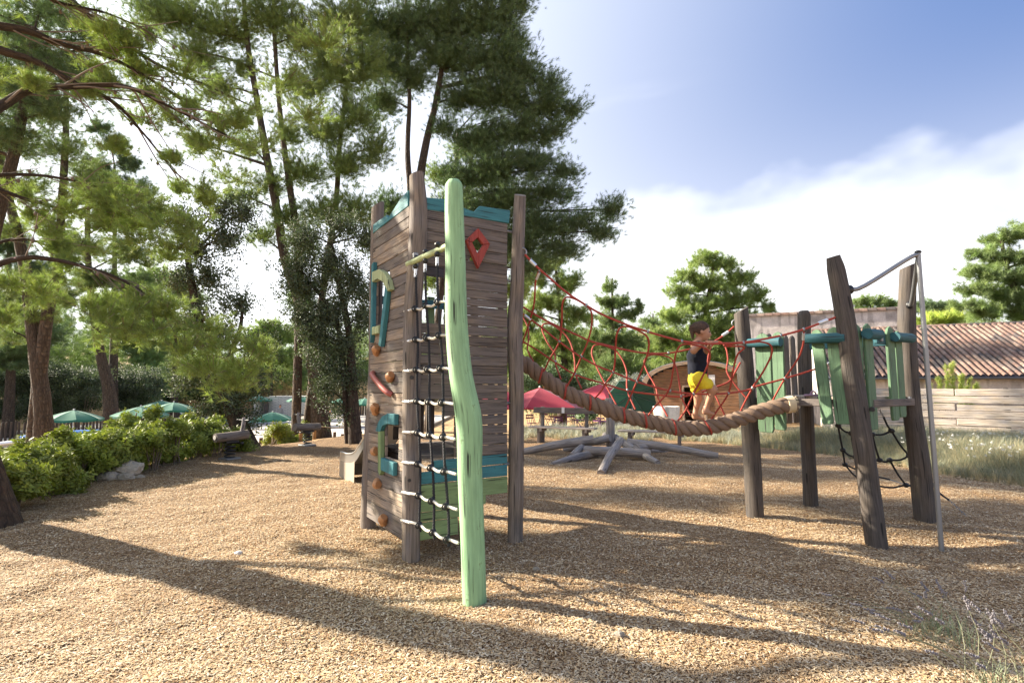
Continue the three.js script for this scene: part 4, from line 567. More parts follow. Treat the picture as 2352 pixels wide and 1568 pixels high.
  put(blk, 'chimney_cap', new THREE.CylinderGeometry(0.09, 0.11, 0.3, 12), M.steel, 2.0, 5.45, -6.5); put(blk, 'chimney_hat', new THREE.CylinderGeometry(0.19, 0.19, 0.05, 14), M.steel, 2.0, 5.62, -6.5);
  // fence of horizontal planks
  const f0 = V(9.9, 0, -16.2), f1 = V(15.0, 0, -11.6), ff = face(f0, f1), fence = thing('plank_fence', 'sunlit fence of wide pale horizontal planks in front of the house', 'fence', f0.clone().lerp(f1, 0.5)), l = ff.len;
  for (let k = 0; k < 8; k++) for (let s = 0; s < 2; s++) { const a = s ? l * (k % 2 ? 0.42 : 0.62) : 0, b = s ? l : l * (k % 2 ? 0.42 : 0.62); onFace(fence, ff, 'plank', cbox(Math.round((b - a) * 100) / 100 - 0.01, 0.185, 0.06, 0.012, (k + s * 3) % 5), M.fence, (a + b) / 2, 0.11 + k * 0.203, rr(-0.035, 0.035), rr(-0.007, 0.007)); }
  for (let u = 0.1; u < l; u += 1.9) onFace(fence, ff, 'fence_post', cbox(0.1, 1.8, 0.1), M.slat, u, 0.75, -0.09);
}
// ---------------------------------------------------------------- barrel-roofed cabin
{
  const c = V(8.75, -0.35, -25), back = V(0.42, 0, -0.91).normalize(), rt = V().crossVectors(back, V(0, 1, 0)), q = new THREE.Quaternion().setFromRotationMatrix(new THREE.Matrix4().makeBasis(rt, V(0, 1, 0), back.clone().negate()));
  const cab = thing('barrel_cabin', 'wooden cabin with curved slate blue roof and dark doorway', 'cabin', c), put = (n, g, m, x, y, z, host = cab) => { const o = part(host, n, g, m); o.position.copy(V(x, y, z).applyQuaternion(q)); o.quaternion.copy(q); return o; };
  const HW = 2.05, front = assembly(cab, 'front_wall'), doorway = assembly(cab, 'doorway'), rowsH = 0.145; reseed(31);
  for (let y = 0, i = 0; y < 3.1; y += rowsH, i++) {
    let hw = HW; if (y + rowsH > 2.15) hw = Math.min(HW, (HW + 0.15) * Math.sqrt(Math.max(0, 1 - ((y + rowsH - 2.15) / 1.0) ** 2))); if (hw < 0.2) break;
    const spans = y < 2.0 ? [[-hw, -0.55], [0.45, hw]] : [[-hw, hw]];
    for (const [a, b] of spans) put('board', cbox(Math.round((b - a) * 50) / 50, rowsH - 0.008, 0.05, 0.008, i % 5), M.cabin, (a + b) / 2, y + rowsH / 2, rr(-0.004, 0.004), front);
  }
  put('door_frame', cbox(0.09, 2.05, 0.1), M.cabinTrim, -0.56, 1.02, 0.02, doorway); put('door_frame', cbox(0.09, 2.05, 0.1), M.cabinTrim, 0.46, 1.02, 0.02, doorway); put('door_frame', cbox(1.1, 0.09, 0.1), M.cabinTrim, -0.05, 2.06, 0.02, doorway);
  for (let i = 0, backWall = assembly(cab, 'back_wall'); i < 21; i++) put('back_board', cbox(i < 15 ? 4.1 : 3.9 - (i - 15) * 0.5, 0.142, 0.05, 0.008, i % 4), M.cabin, 0, i * 0.15 + 0.08, -3.65, backWall); put('floor', cbox(4.0, 0.06, 3.6), M.cabin, 0, 0.03, -1.85); put('door_leaf', cbox(0.45, 1.95, 0.05), M.cabinTrim, 0.2, 1.0, -0.05); put('notice_board', cbox(0.28, 0.5, 0.03), M.cloth, 0.75, 2.35, 0.05); put('bench_plank', cbox(2.6, 0.05, 0.3), M.bench, 0.3, 0.42, 0.3);
  const arc = [], arc2 = []; for (let i = 0; i <= 20; i++) { const a = Math.PI * (1 - i / 20); arc.push([Math.cos(a) * (HW + 0.42), 2.12 + Math.sin(a) * 1.14]); arc2.push([Math.cos(a) * (HW + 0.18), 2.10 + Math.sin(a) * 1.0]); }
  put('barge_board', boxUV(plate([...arc, ...arc2.reverse()], 0.05, 0.006)), M.cabinTrim, 0, 0, 0.3);
  const r1 = arc.map(([x, y]) => [x * 1.01, y + 0.03]), r2 = arc.map(([x, y]) => [x * 0.99, y - 0.03]).reverse(); put('roof', boxUV(plate([...r1, ...r2], 4.2, 0.006)), M.shingle, 0, 0, -1.85);
  for (const s of [-1, 1]) for (let i = 0, sideWall = assembly(cab, 'side_wall'); i < 14; i++) put('side_board', cbox(0.05, 0.142, 3.6, 0.008, i % 4), M.cabin, s * HW, i * 0.15 + 0.08, -1.85, sideWall);
}
// ---------------------------------------------------------------- parasols
function parasolParts(t, R, h, drop, n, m, pole, tilt = 0, valance = 0.12) {
  const pan = []; const top = V(0, h, 0), rim = (k) => V(Math.cos(k / n * 6.2832) * R, h - drop, Math.sin(k / n * 6.2832) * R);
  for (let k = 0; k < n; k++) {
    const a = rim(k), b = rim(k + 1), pos = [], idx = [], S = 5;
    for (let i = 0; i <= S; i++) for (let j = 0; j <= S; j++) { const r = i / S, e = j / S, p = a.clone().lerp(b, e).sub(top).multiplyScalar(r).add(top); p.y += -Math.sin(e * Math.PI) * 0.05 * r + 0.05 * Math.sin(r * Math.PI); pos.push(p.x, p.y, p.z); if (i && j) { const q = i * (S + 1) + j; idx.push(q, q - 1, q - S - 2, q, q - S - 2, q - S - 1); } }
    if (valance) { const b0 = pos.length / 3; for (let j = 0; j <= S; j++) { const p = a.clone().lerp(b, j / S); p.y -= Math.sin(j / S * Math.PI) * 0.05; pos.push(p.x, p.y, p.z, p.x, p.y - valance, p.z); if (j) { const q = b0 + j * 2; idx.push(q - 2, q - 1, q, q, q - 1, q + 1); } } }
    const g = new THREE.BufferGeometry(); g.setAttribute('position', new THREE.Float32BufferAttribute(pos, 3)); g.setIndex(idx); g.computeVertexNormals(); pan.push(g);
  }
  const Q = new THREE.Matrix4().makeTranslation(0, h - 0.5, 0).multiply(new THREE.Matrix4().makeRotationFromEuler(new THREE.Euler(tilt ? tilt[0] : 0, 0, tilt ? tilt[1] : 0))).multiply(new THREE.Matrix4().makeTranslation(0, 0.5 - h, 0));
  const can = assembly(t, 'canopy'); for (const g of pan) part(can, 'canopy_panel', g.applyMatrix4(Q), m);
  for (let k = 0; k < n; k++) part(can, 'rib', stick(top.clone().add(V(0, -0.06, 0)), rim(k).add(V(0, -0.03, 0)), 0.01, { sides: 4 }).applyMatrix4(Q), pole);
  part(t, 'finial', ball(top.clone().add(V(0, 0.03, 0)), 0.05).applyMatrix4(Q), M.cloth); part(t, 'pole', stick(V(0, 0, 0), V(0, h - 0.05, 0), 0.024, { sides: 8 }), pole);
  part(t, 'base', new THREE.CylinderGeometry(0.28, 0.3, 0.08, 18).translate(0, 0.04, 0), M.stone);
}
const placeOn = (px, d, lift = 0) => { const p = at(px, 900, d); return V(p.x, height(p.x, p.z) + lift, p.z); };
{ // pool side
  const green = canopy('green_canopy', [0.025, 0.17, 0.105]), list = [[172, 27, 'shading the blue pool cover roller', 0.9], [325, 29, 'over the lounger with a blue towel', 0.95], [372, 39, 'with its peak behind another canopy, by the hedge top', 0.98], [400, 35, 'standing over the white folding lounger', 0.98], [628, 30, 'half hidden by the leaning oak', 0.8], [690, 58, 'in front of the white pool building wall', 1], [595, 60, 'hidden behind the oak branches by the white building', 1], [786, 58, 'above the sunbathers beside the pool', 0.9], [838, 46, 'low behind the climbing tower post', 1]];
  const proto = thing('green_parasol', 'green parasol ' + list[0][2], 'parasol', V(0, 0, 0), 'green pool parasols'); parasolParts(proto, 1.42, 2.28, 0.48, 8, green, M.ferrule);
  list.forEach(([px, d, l, s], i) => { const p = at(px, 900, d); p.y = i < 5 ? Math.max(POOL_Y, height(p.x, p.z)) : POOL_Y; const o = i ? copyOf(proto, 'green parasol ' + l, p, i * 0.7, s) : proto; o.position.copy(p); o.scale.setScalar(s); });
}
{ // terrace
  const cr1 = canopy('crimson_canopy', [0.34, 0.008, 0.035]), cr2 = canopy('red_canopy', [0.5, 0.025, 0.05]), org = canopy('orange_canopy', [0.72, 0.16, 0.06]), dk = canopy('bottle_green_canopy', [0.012, 0.06, 0.045]);
  const u = (label, px, d, top, R, h, drop, n, m, tilt, turn, val) => { const t = thing('terrace_parasol', label, 'parasol', V(0, 0, 0), 'terrace parasols'); parasolParts(t, R, h, drop, n, m, M.zinc, tilt, val); const p = at(px, top, d); t.position.set(p.x, p.y - h, p.z); t.rotation.y = turn; };
  u('large crimson parasol above the bench with a backrest', 1240, 24, 890, 2.15, 2.5, 0.85, 6, cr1, 0, 0.2, 0.05); u('sunlit red parasol between the thick rope and the dark green one', 1379, 29, 882, 2.0, 2.6, 0.75, 6, cr2, 0, 0.5, 0.05); u('small orange parasol peeking over the crimson one', 1272, 33, 880, 1.6, 2.6, 0.6, 6, org, 0, 0.1, 0.05);
  u('dark green parasol tilted to show its underside beside the cabin', 1452, 21.5, 892, 0.98, 2.45, 0.28, 8, dk, [-0.95, -0.35], 0.2, 0.06);
  u('dim crimson parasol seen between the tower and its right post', 1150, 27, 893, 1.6, 2.4, 0.7, 6, cr1, 0, 0.6, 0.05);
  // folding chairs and tables
  reseed(12);
  const chair = thing('bistro_chair', 'violet folding chair', 'chair', V(0, 0, 0), 'terrace chairs');
  for (let i = 0; i < 4; i++) part(chair, 'seat_slat', boxAt(0.4, 0.02, 0.075, 0, 0.45, -0.13 + i * 0.09, 0.004), M.violet); for (const y of [0.68, 0.8]) part(chair, 'back_slat', boxAt(0.4, 0.07, 0.018, 0, y, -0.27, 0.004), M.violet);
  for (const x of [-0.19, 0.19]) { part(chair, 'leg', stick(V(x, 0, 0.22), V(x, 0.84, -0.28), 0.012), M.violet); part(chair, 'leg', stick(V(x * 0.9, 0, -0.25), V(x * 0.9, 0.46, 0.2), 0.012), M.violet); }
  const ch = [[1222, 24.5, 'alone near the tower post', 0.4], [1262, 23, 'under the crimson parasol, beside its pole', 2.2], [1284, 25.5, 'behind the bench, left of the paper notice', 0.1], [1310, 23.5, 'behind the bench near the seated man', 3.0], [1336, 26, 'at the right end of the bench backrest', 1.4], [1388, 25, 'just left of the central log post', 0.5], [1372, 28, 'behind the silver grasses', 2.7]];
  ch.forEach(([px, d, l, t], i) => { const p = placeOn(px, d, 0.01), o = i ? copyOf(chair, 'violet folding chair ' + l, p, t) : chair; o.position.copy(p); o.rotation.y = t; o.userData.label = 'violet folding chair ' + l; });
  const tb = thing('bistro_table', 'small violet terrace table', 'table', V(0, 0, 0), 'terrace tables'); part(tb, 'table_top', new THREE.CylinderGeometry(0.36, 0.36, 0.025, 20).translate(0, 0.72, 0), M.violet); part(tb, 'stem', stick(V(0, 0, 0), V(0, 0.72, 0), 0.022), M.violet); part(tb, 'base', new THREE.CylinderGeometry(0.2, 0.22, 0.03, 16).translate(0, 0.015, 0), M.violet);
  [[1275, 24.3, 'under the crimson parasol'], [1325, 25.2, 'right of the crimson parasol'], [1378, 26.3, 'by the central log post']].forEach(([px, d, l], i) => { const p = placeOn(px, d, 0.01), o = i ? copyOf(tb, '', p) : tb; o.position.copy(p); o.userData.label = 'small violet terrace table ' + l; });
  structure('terrace', sheet(16, 16, (a, b) => { const x = lerp(-1.5, 7.2, a), z = lerp(-22.5, -33, b); return [x, height(x, z) + 0.012, z]; }, 0.4), M.deckStone);
  // plant barrel
  const pot = thing('white_planter', 'large pale round planter in front of the cabin', 'planter', placeOn(1530, 20)); { const p = pot.position; part(pot, 'tub', new THREE.LatheGeometry([[0.001, 0], [0.36, 0], [0.46, 0.4], [0.5, 0.85], [0.46, 0.85], [0.44, 0.7], [0.001, 0.7]].map(([x, y]) => new THREE.Vector2(x, y)), 22).translate(p.x, p.y + 0.1, p.z), M.white); }
}
// ---------------------------------------------------------------- pool
{
  const x0 = -37, x1 = -7, z0 = -30, z1 = -63.5;
  const blob = (cx, cz, rx, rz, s) => { const p = []; for (let i = 0; i < 40; i++) { const a = i / 40 * 6.2832, k = 1 + 0.16 * Math.sin(a * 3 + s) + 0.08 * Math.sin(a * 5 - s); p.push([cx + Math.cos(a) * rx * k, -(cz + Math.sin(a) * rz * k)]); } return p; };
  const pools = [blob(-27.5, -49, 6.5, 5, 1), blob(-16.5, -45, 6, 4.5, 2.3)];
  structure('pool_deck', plate([[x0, -z0], [x1 - 6, -z0], [x1, -z0 + 5], [x1, -z1], [x0, -z1]], 0.2, 0.01, pools.map((p) => p.slice().reverse())).rotateX(-Math.PI / 2).translate(0, POOL_Y - 0.1, 0), M.deckStone);
  pools.forEach((p, i) => { const o = structure(i ? 'pool_water_001' : 'pool_water', new THREE.ShapeGeometry(new THREE.Shape(p.map(([x, y]) => new THREE.Vector2(x, y)))).rotateX(-Math.PI / 2).translate(0, POOL_Y - 0.12, 0), M.water); void o; const ring = p.map(([x, y]) => V(x, POOL_Y + 0.02, -y)); ring.push(ring[0].clone()); structure(i ? 'pool_edge_001' : 'pool_edge', bar(ring, 0.1, { sides: 6, curve: false, cap: false }), M.poolTile); });
  const wall = thing('pool_building', 'low white rendered wall block behind the pool', 'building', at(672, 930, 63)), c = at(680, 948, 62); part(wall, 'wall', boxAt(5.6, 2.25, 3, c.x + 0.2, POOL_Y + 1.1, c.z, 0.02, -0.12), M.white); part(wall, 'side_wall', boxAt(0.25, 2.1, 5, c.x - 3.2, POOL_Y + 1.05, c.z + 0.6, 0.02, -0.12), M.white); part(wall, 'door', boxAt(0.06, 1.7, 0.8, c.x - 2.68, POOL_Y + 0.86, c.z + 1.95, 0.01, -0.12), M.slat);
  // people around and in the pool
  const adult = (name, label, p, m1, m2, s = 1, wrap) => {
    const t = thing('person', label, 'person', p, 'pool visitors'), v = (x, y, z) => V(p.x + x * s, p.y + y * s, p.z + z * s);
    const b = blend([cap(v(-0.09, 0.9, 0), v(-0.09, 0.5, 0.02), 0.085, 0.055), cap(v(-0.09, 0.5, 0.02), v(-0.09, 0.06, 0), 0.055, 0.035), cap(v(0.09, 0.9, 0), v(0.1, 0.5, 0.05), 0.085, 0.055), cap(v(0.1, 0.5, 0.05), v(0.1, 0.06, 0), 0.055, 0.035), cap(v(-0.09, 0.03, 0), v(-0.07, 0.02, 0.15), 0.035, 0.025), cap(v(0.1, 0.03, 0), v(0.12, 0.02, 0.15), 0.035, 0.025), cap(v(0, 0.95, 0), v(0, 1.35, 0), 0.13, 0.14), cap(v(-0.17, 1.4, 0), v(0.17, 1.4, 0), 0.05, 0.05), cap(v(0, 1.4, 0), v(0, 1.52, 0), 0.06, 0.05), ell(v(0, 1.62, 0.01), 0.085 * s, 0.115 * s, 0.095 * s), cap(v(-0.2, 1.4, 0), v(-0.25, 1.12, 0), 0.045, 0.037), cap(v(-0.25, 1.12, 0), v(-0.2, 0.9, 0.12), 0.036, 0.028), cap(v(0.2, 1.4, 0), v(0.26, 1.12, 0), 0.045, 0.037), cap(v(0.26, 1.12, 0), v(0.24, 0.88, 0.1), 0.036, 0.028)], 0.05);
    part(t, 'body', sdfGeo(b, v(0, 0.85, 0), 0.95 * s, 70), M.skin); part(t, 'hair', merge([ball(v(0, 1.66, -0.02), 0.1 * s), ball(v(0, 1.72, -0.09), 0.05 * s)]), M.hair);
    part(t, 'top', sdfGeo((x, y, z) => Math.max(b(x, y, z) - 0.025, v(0, 0.86, 0).y - y, y - v(0, 1.46, 0).y), v(0, 0.85, 0), 0.95 * s, 60), m1); part(t, wrap || 'shorts', sdfGeo((x, y, z) => Math.max(b(x, y, z) - 0.03, v(0, wrap ? 0.3 : 0.55, 0).y - y, y - v(0, 0.9, 0).y), v(0, 0.85, 0), 0.95 * s, 60), m2);
  };
  const pp = at(642, 960, 45); adult('person', 'adult in grey top with pale green wrap standing by the pool', V(pp.x, POOL_Y, pp.z), M.greyCloth, mat('pale_green_cloth', [0.45, 0.62, 0.42], {}), 1, 'wrap');
  for (const [px, d, l] of [[474, 47, 'dark haired swimmer beside the orange float'], [497, 46, 'dark haired swimmer in the middle of the left pool'], [543, 47, 'swimmer near the leaning oak trunk'], [842, 44.5, 'swimmer in front of the sunbathers']]) {
    const p = at(px, 960, d); p.y = POOL_Y - 0.02; const t = thing('swimmer', l, 'swimmer', p, 'swimmers in the pool'); part(t, 'body', sdfGeo(blend([ell(V(p.x, p.y + 0.14, p.z), 0.09, 0.12, 0.1), cap(V(p.x, p.y + 0.05, p.z), V(p.x, p.y - 0.05, p.z), 0.05, 0.07), cap(V(p.x - 0.2, p.y - 0.06, p.z), V(p.x + 0.2, p.y - 0.06, p.z), 0.07, 0.07), cap(V(p.x + 0.2, p.y - 0.05, p.z), V(p.x + 0.42, p.y, p.z + 0.2), 0.05, 0.035)], 0.05), p, 0.5, 44), M.skin); part(t, 'hair', ball(V(p.x, p.y + 0.19, p.z - 0.02), 0.105), M.hair);
  }
  { const p = at(478, 960, 45.5); single('pool_float', 'small orange float in the left pool', 'pool float', new THREE.TorusGeometry(0.25, 0.08, 8, 18).rotateX(Math.PI / 2).translate(p.x, POOL_Y - 0.03, p.z), mat('orange_vinyl', [0.8, 0.2, 0.05], { roughness: 0.4 })); }
  // loungers
  const lg = thing('sun_lounger', 'x', 'lounger', V(0, 0, 0), 'pool loungers');
  part(lg, 'seat_sling', boxAt(1.2, 0.03, 0.6, 0.25, 0.34, 0, 0.005), M.cloth); part(lg, 'back_sling', cbox(0.8, 0.03, 0.6).clone().rotateZ(-0.75).translate(-0.6, 0.6, 0), M.cloth); for (const z of [-0.28, 0.28]) { part(lg, 'leg', stick(V(-0.45, 0, z), V(0.1, 0.36, z), 0.018), M.steel); part(lg, 'leg', stick(V(0.75, 0, z), V(0.25, 0.36, z), 0.018), M.steel); part(lg, 'frame', stick(V(-0.9, 0.88, z), V(0.9, 0.32, z), 0.018), M.steel); }
  [[345, 26.5, 'lounger draped with a blue towel under a parasol', 0.5], [438, 50, 'white folding lounger beside the left pool', 0.4], [768, 56.5, 'white lounger carrying two sunbathers', 2.7], [784, 56, 'white lounger with raised back beside the sunbathers', 0.3], [716, 57, 'lounger at the right end of the white wall', 2.8]].forEach(([px, d, l, t], i) => { const p = at(px, 960, d); p.y = Math.max(POOL_Y, height(p.x, p.z)); const o = i ? copyOf(lg, l, p, t) : lg; o.position.copy(p); o.rotation.y = t; o.userData.label = l; });
  { const p = at(345, 960, 26.5), y = Math.max(POOL_Y, height(p.x, p.z)); single('towel', 'blue towel hanging over a lounger back', 'towel', sheet(10, 10, (u, v) => [p.x - 0.55 + u * 0.7 + 0.02 * Math.sin(v * 9), y + 0.95 - Math.abs(v - 0.35) * 0.9 + 0.02 * Math.sin(u * 12), p.z + (v - 0.35) * 0.5], 1), (() => { const m = M.blueCloth.clone(); m.side = THREE.DoubleSide; return m; })()); }
  for (const [px, d, l, m] of [[768, 56.3, 'sunbather in blue shorts reclining on a white lounger', M.blueCover], [776, 56, 'sunbather in white top reclining on a white lounger', M.cloth]]) { const p = at(px, 960, d); p.y = POOL_Y + 0.4; const t = thing('person', l, 'person', p, 'pool visitors'), v = (x, y, z) => V(p.x + x, p.y + y, p.z + z), b = blend([cap(v(0, 0.1, 0), v(0.3, 0.5, 0), 0.12, 0.13), cap(v(0.33, 0.55, 0), v(0.38, 0.68, 0), 0.05, 0.05), ell(v(0.42, 0.78, 0), 0.1, 0.115, 0.09), cap(v(0, 0.08, 0.08), v(-0.4, 0.35, 0.1), 0.085, 0.06), cap(v(-0.4, 0.35, 0.1), v(-0.7, 0.0, 0.1), 0.055, 0.04), cap(v(0, 0.08, -0.08), v(-0.42, 0.3, -0.1), 0.085, 0.06), cap(v(-0.42, 0.3, -0.1), v(-0.75, 0.0, -0.1), 0.055, 0.04), cap(v(0.28, 0.5, 0.17), v(0.05, 0.35, 0.2), 0.045, 0.035), cap(v(0.05, 0.35, 0.2), v(-0.2, 0.42, 0.15), 0.035, 0.028)], 0.05); part(t, 'body', sdfGeo(b, v(-0.1, 0.4, 0), 0.8, 56), M.skin); part(t, 'hair', ball(v(0.45, 0.82, 0), 0.105), M.hair); part(t, 'clothing', sdfGeo((x, y, z) => Math.max(b(x, y, z) - 0.02, x - v(0.15, 0, 0).x, v(-0.3, 0, 0).x - x), v(-0.1, 0.4, 0), 0.8, 48), m); }
  // cover roller
  const rl = thing('pool_cover_roller', 'blue pool cover wound on a white roller by the tree trunk', 'cover roller', placeOn(120, 24.5)), b = rl.position, dx = V(0.93, 0.06, -0.36);
  const rp = (s, y) => b.clone().addScaledVector(dx, s).add(V(0, y, 0)); part(rl, 'roller_tube', stick(rp(-1.9, 0.95), rp(2.3, 1.15), 0.11, { sides: 14 }), M.ferrule); part(rl, 'wound_cover', bar([rp(-1.0, 1.0), rp(0.5, 1.05), rp(1.9, 1.13)], [0.28, 0.3, 0.18], { sides: 18, wob: 0.08 }), M.blueCover); part(rl, 'loose_cover', bar([rp(-0.7, 0.35), rp(0.6, 0.42), rp(1.7, 0.5)], [0.2, 0.28, 0.16], { sides: 16, wob: 0.12, s: 4 }), M.blueCover);
  for (const s of [-1.85, 2.2]) for (const k of [-1, 1]) part(rl, 'leg', stick(rp(s, 1.0), rp(s, 0).add(V(k * 0.35, 0, k * 0.3)), 0.03), M.ferrule);
}
// ---------------------------------------------------------------- palisade fences and rope posts
function palisade(label, pts, h, gap, w) {
  const t = thing('palisade_fence', label, 'fence', V(pts[0].x, height(pts[0].x, pts[0].z), pts[0].z), 'dark palisades round the pool'), c = cr(pts), n = Math.round(c.getLength() / gap); reseed(n * 7);
  const gs = [0, 1, 2].map((k) => bar([V(0, -0.2, 0), V(0, h * 0.5, 0), V(0, h, 0)], [w / 2, w / 2 * 1.05, w / 2 * 0.92], { sides: 7, steps: 3, wob: 0.06, s: k * 5 }));
  for (let i = 0; i <= n; i++) { const p = c.getPoint(i / n), o = part(t, 'pale', pick(gs), M.pale); o.position.set(p.x, height(p.x, p.z) + rr(-0.06, 0.05), p.z).sub(bases.get(t)); o.rotation.set(rr(-0.03, 0.03), rr(0, 6), rr(-0.03, 0.03)); }
}
const pf = (l) => l.map(([px, d]) => { const p = at(px, 900, d); return V(p.x, 0, p.z); });
palisade('dark palisade along the slope behind the leftmost thick pine trunk', pf([[-30, 20], [60, 20.5], [160, 21], [260, 21.5], [330, 22]]), 0.95, 0.165, 0.12);
palisade('dark palisade curving behind the two nearer green parasols', pf([[-20, 31], [130, 33], [260, 35], [370, 37], [395, 40]]), 1.35, 0.19, 0.13);
palisade('dark palisade at the far side of the left pool', pf([[400, 56], [450, 58], [520, 60]]), 1.5, 0.26, 0.18);
palisade('grey palisade behind the sunbathers', pf([[735, 62], [790, 62], [850, 61]]), 1.7, 0.28, 0.18);
palisade('short wet palisade posts between spring riders and the right pool', pf([[585, 19.5], [640, 20.5], [700, 21.5], [770, 23], [830, 23.5]]), 0.85, 0.42, 0.15);
{
  const rp = thing('rope_post_fence', 'low rope strung between short round wooden stakes', 'rope fence', V(-5.9, 0, -15.6)), st = [[690, 1005, 16.6], [722, 997, 17.6], [825, 985, 20]].map(([px, py, d]) => at(px, py, d)); let prev = null;
  for (const p of st) { const y = height(p.x, p.z); part(rp, 'stake', stick(V(p.x, y - 0.1, p.z), V(p.x, y + 0.5, p.z), 0.055, { sides: 10 }), M.orangeWood); const q = V(p.x, y + 0.42, p.z); if (prev) part(rp, 'rope', bar([prev, prev.clone().lerp(q, 0.5).add(V(0, -0.13, 0)), q], 0.016, { sides: 6, steps: 12 }), M.hempPale); prev = q; }
}
// ---------------------------------------------------------------- foliage building blocks
function needleTuft(n, len, wid, spread) { const pos = [], nor = []; for (let i = 0; i < n; i++) { const a = rnd() * 6.2832, e = Math.pow(rnd(), 0.7) * spread, d = V(Math.sin(e) * Math.cos(a), Math.cos(e), Math.sin(e) * Math.sin(a)), s = V().crossVectors(d, V(rnd() - 0.5, rnd() - 0.5, rnd() - 0.5)).normalize().multiplyScalar(wid / 2), b = V(0, rr(-0.45, 0.25) * len, 0), t = b.clone().addScaledVector(d, len * rr(0.75, 1.1)), nn = V().crossVectors(s, d).normalize(); for (const q of [b.clone().sub(s), b.clone().add(s), t]) { pos.push(q.x, q.y, q.z); nor.push(nn.x, nn.y, nn.z); } } const g = new THREE.BufferGeometry(); g.setAttribute('position', new THREE.Float32BufferAttribute(pos, 3)); g.setAttribute('normal', new THREE.Float32BufferAttribute(nor, 3)); return g; }
function leafSpray(n, size, rad) { const pos = [], idx = []; for (let i = 0; i < n; i++) { const c = V(rr(-1, 1), rr(-1, 1), rr(-1, 1)).multiplyScalar(rad), d = V(rr(-1, 1), rr(-0.5, 1), rr(-1, 1)).normalize(), s = V().crossVectors(d, V(rnd() - 0.5, rnd() + 0.4, rnd() - 0.5)).normalize(), nn = V().crossVectors(s, d), l = size * rr(0.7, 1.25), w = l * 0.28, b = pos.length / 3; for (const q of [c, c.clone().addScaledVector(d, l * 0.45).addScaledVector(s, w).addScaledVector(nn, w * 0.35), c.clone().addScaledVector(d, l), c.clone().addScaledVector(d, l * 0.45).addScaledVector(s, -w).addScaledVector(nn, w * 0.35)]) pos.push(q.x, q.y, q.z); idx.push(b, b + 1, b + 2, b, b + 2, b + 3); } const g = new THREE.BufferGeometry(); g.setAttribute('position', new THREE.Float32BufferAttribute(pos, 3)); g.setIndex(idx); g.computeVertexNormals(); return g; }
reseed(2024);
const TUFT = { near: needleTuft(26, 0.10, 0.0048, 1.1), mid: needleTuft(30, 0.16, 0.0085, 1.35), near2: needleTuft(40, 0.12, 0.006, 1.3), far: needleTuft(46, 0.30, 0.016, 1.5) };
const SPRAY = { oak: leafSpray(16, 0.075, 0.11), oakFar: leafSpray(16, 0.16, 0.26), hedge: leafSpray(12, 0.062, 0.055), bush: leafSpray(14, 0.12, 0.16) };
const QY = new THREE.Quaternion(), UPV = V(0, 1, 0);
// fill ellipsoids with shoots that fan outwards; returns matrices and thin twigs
function shoots(clumps, o) {
  const out = [], twigs = [], cols = [];
  for (const { c, r } of clumps) {
    const n = Math.max(o.least || 3, Math.round(o.twigs * (r.x * r.y + r.y * r.z + r.x * r.z) / 3));
    for (let i = 0; i < n; i++) {
      const d = V(rr(-1, 1), rr(-0.75, 1), rr(-1, 1)).normalize(), end = c.clone().add(V(d.x * r.x, d.y * r.y, d.z * r.z).multiplyScalar(Math.pow(rnd(), 0.35) * rr(0.75, 1.15))), st = c.clone().lerp(end, rr(0.1, 0.5)).add(V(0, -r.y * 0.2, 0));
      const dir = end.clone().sub(st), tone = 0.72 + 0.5 * rnd(); st.y -= 0.05; const w = dir.clone().normalize();
      if (o.twig && rnd() < o.twig) twigs.push([st.clone(), end.clone()]);
      for (let k = 0; k < o.per; k++) {
        const t = Math.pow((k + rnd()) / o.per, 0.75), p = st.clone().addScaledVector(dir, t).add(V(rr(-1, 1), rr(-1, 1), rr(-1, 1)).multiplyScalar(o.jit * (0.4 + t)));
        QY.setFromUnitVectors(UPV, w.clone().multiplyScalar(0.8).add(V(rr(-0.7, 0.7), rr(-0.2, 0.9), rr(-0.7, 0.7))).normalize()); const s = rr(0.7, 1.25) * (o.size || 1);
        out.push(new THREE.Matrix4().compose(p, QY, V(s, s, s))); const kk = tone * rr(0.85, 1.15); cols.push(rgb(kk * rr(0.94, 1.08), kk, kk * rr(0.85, 1.1)));
      }
    }
  }
  return { out, twigs, cols };
}
const px2m = (px, py, rx, ry, d, dd = 0, k = 1) => { const c = at(px, py, d + dd), s = k * 1.18 * (d + dd) / FOCAL; return { c, r: V(rx * s, ry * s, Math.max(rx, ry) * s * 0.9) }; };
function nearestOn(stems, p) { let best = null, bd = 1e9; for (const st of stems) for (let i = 0; i <= 24; i++) { const q = st.curve.getPoint(i / 24); if (q.y > p.y - 0.15 && i > 2) continue; const d = q.distanceTo(p) + Math.abs(p.y - q.y) * 0.3; if (d < bd) { bd = d; best = [q, lerp(st.r0, st.r1, i / 24)]; } } if (!best) { const st = stems[0]; best = [st.curve.getPoint(0.4), lerp(st.r0, st.r1, 0.4)]; } return best; }
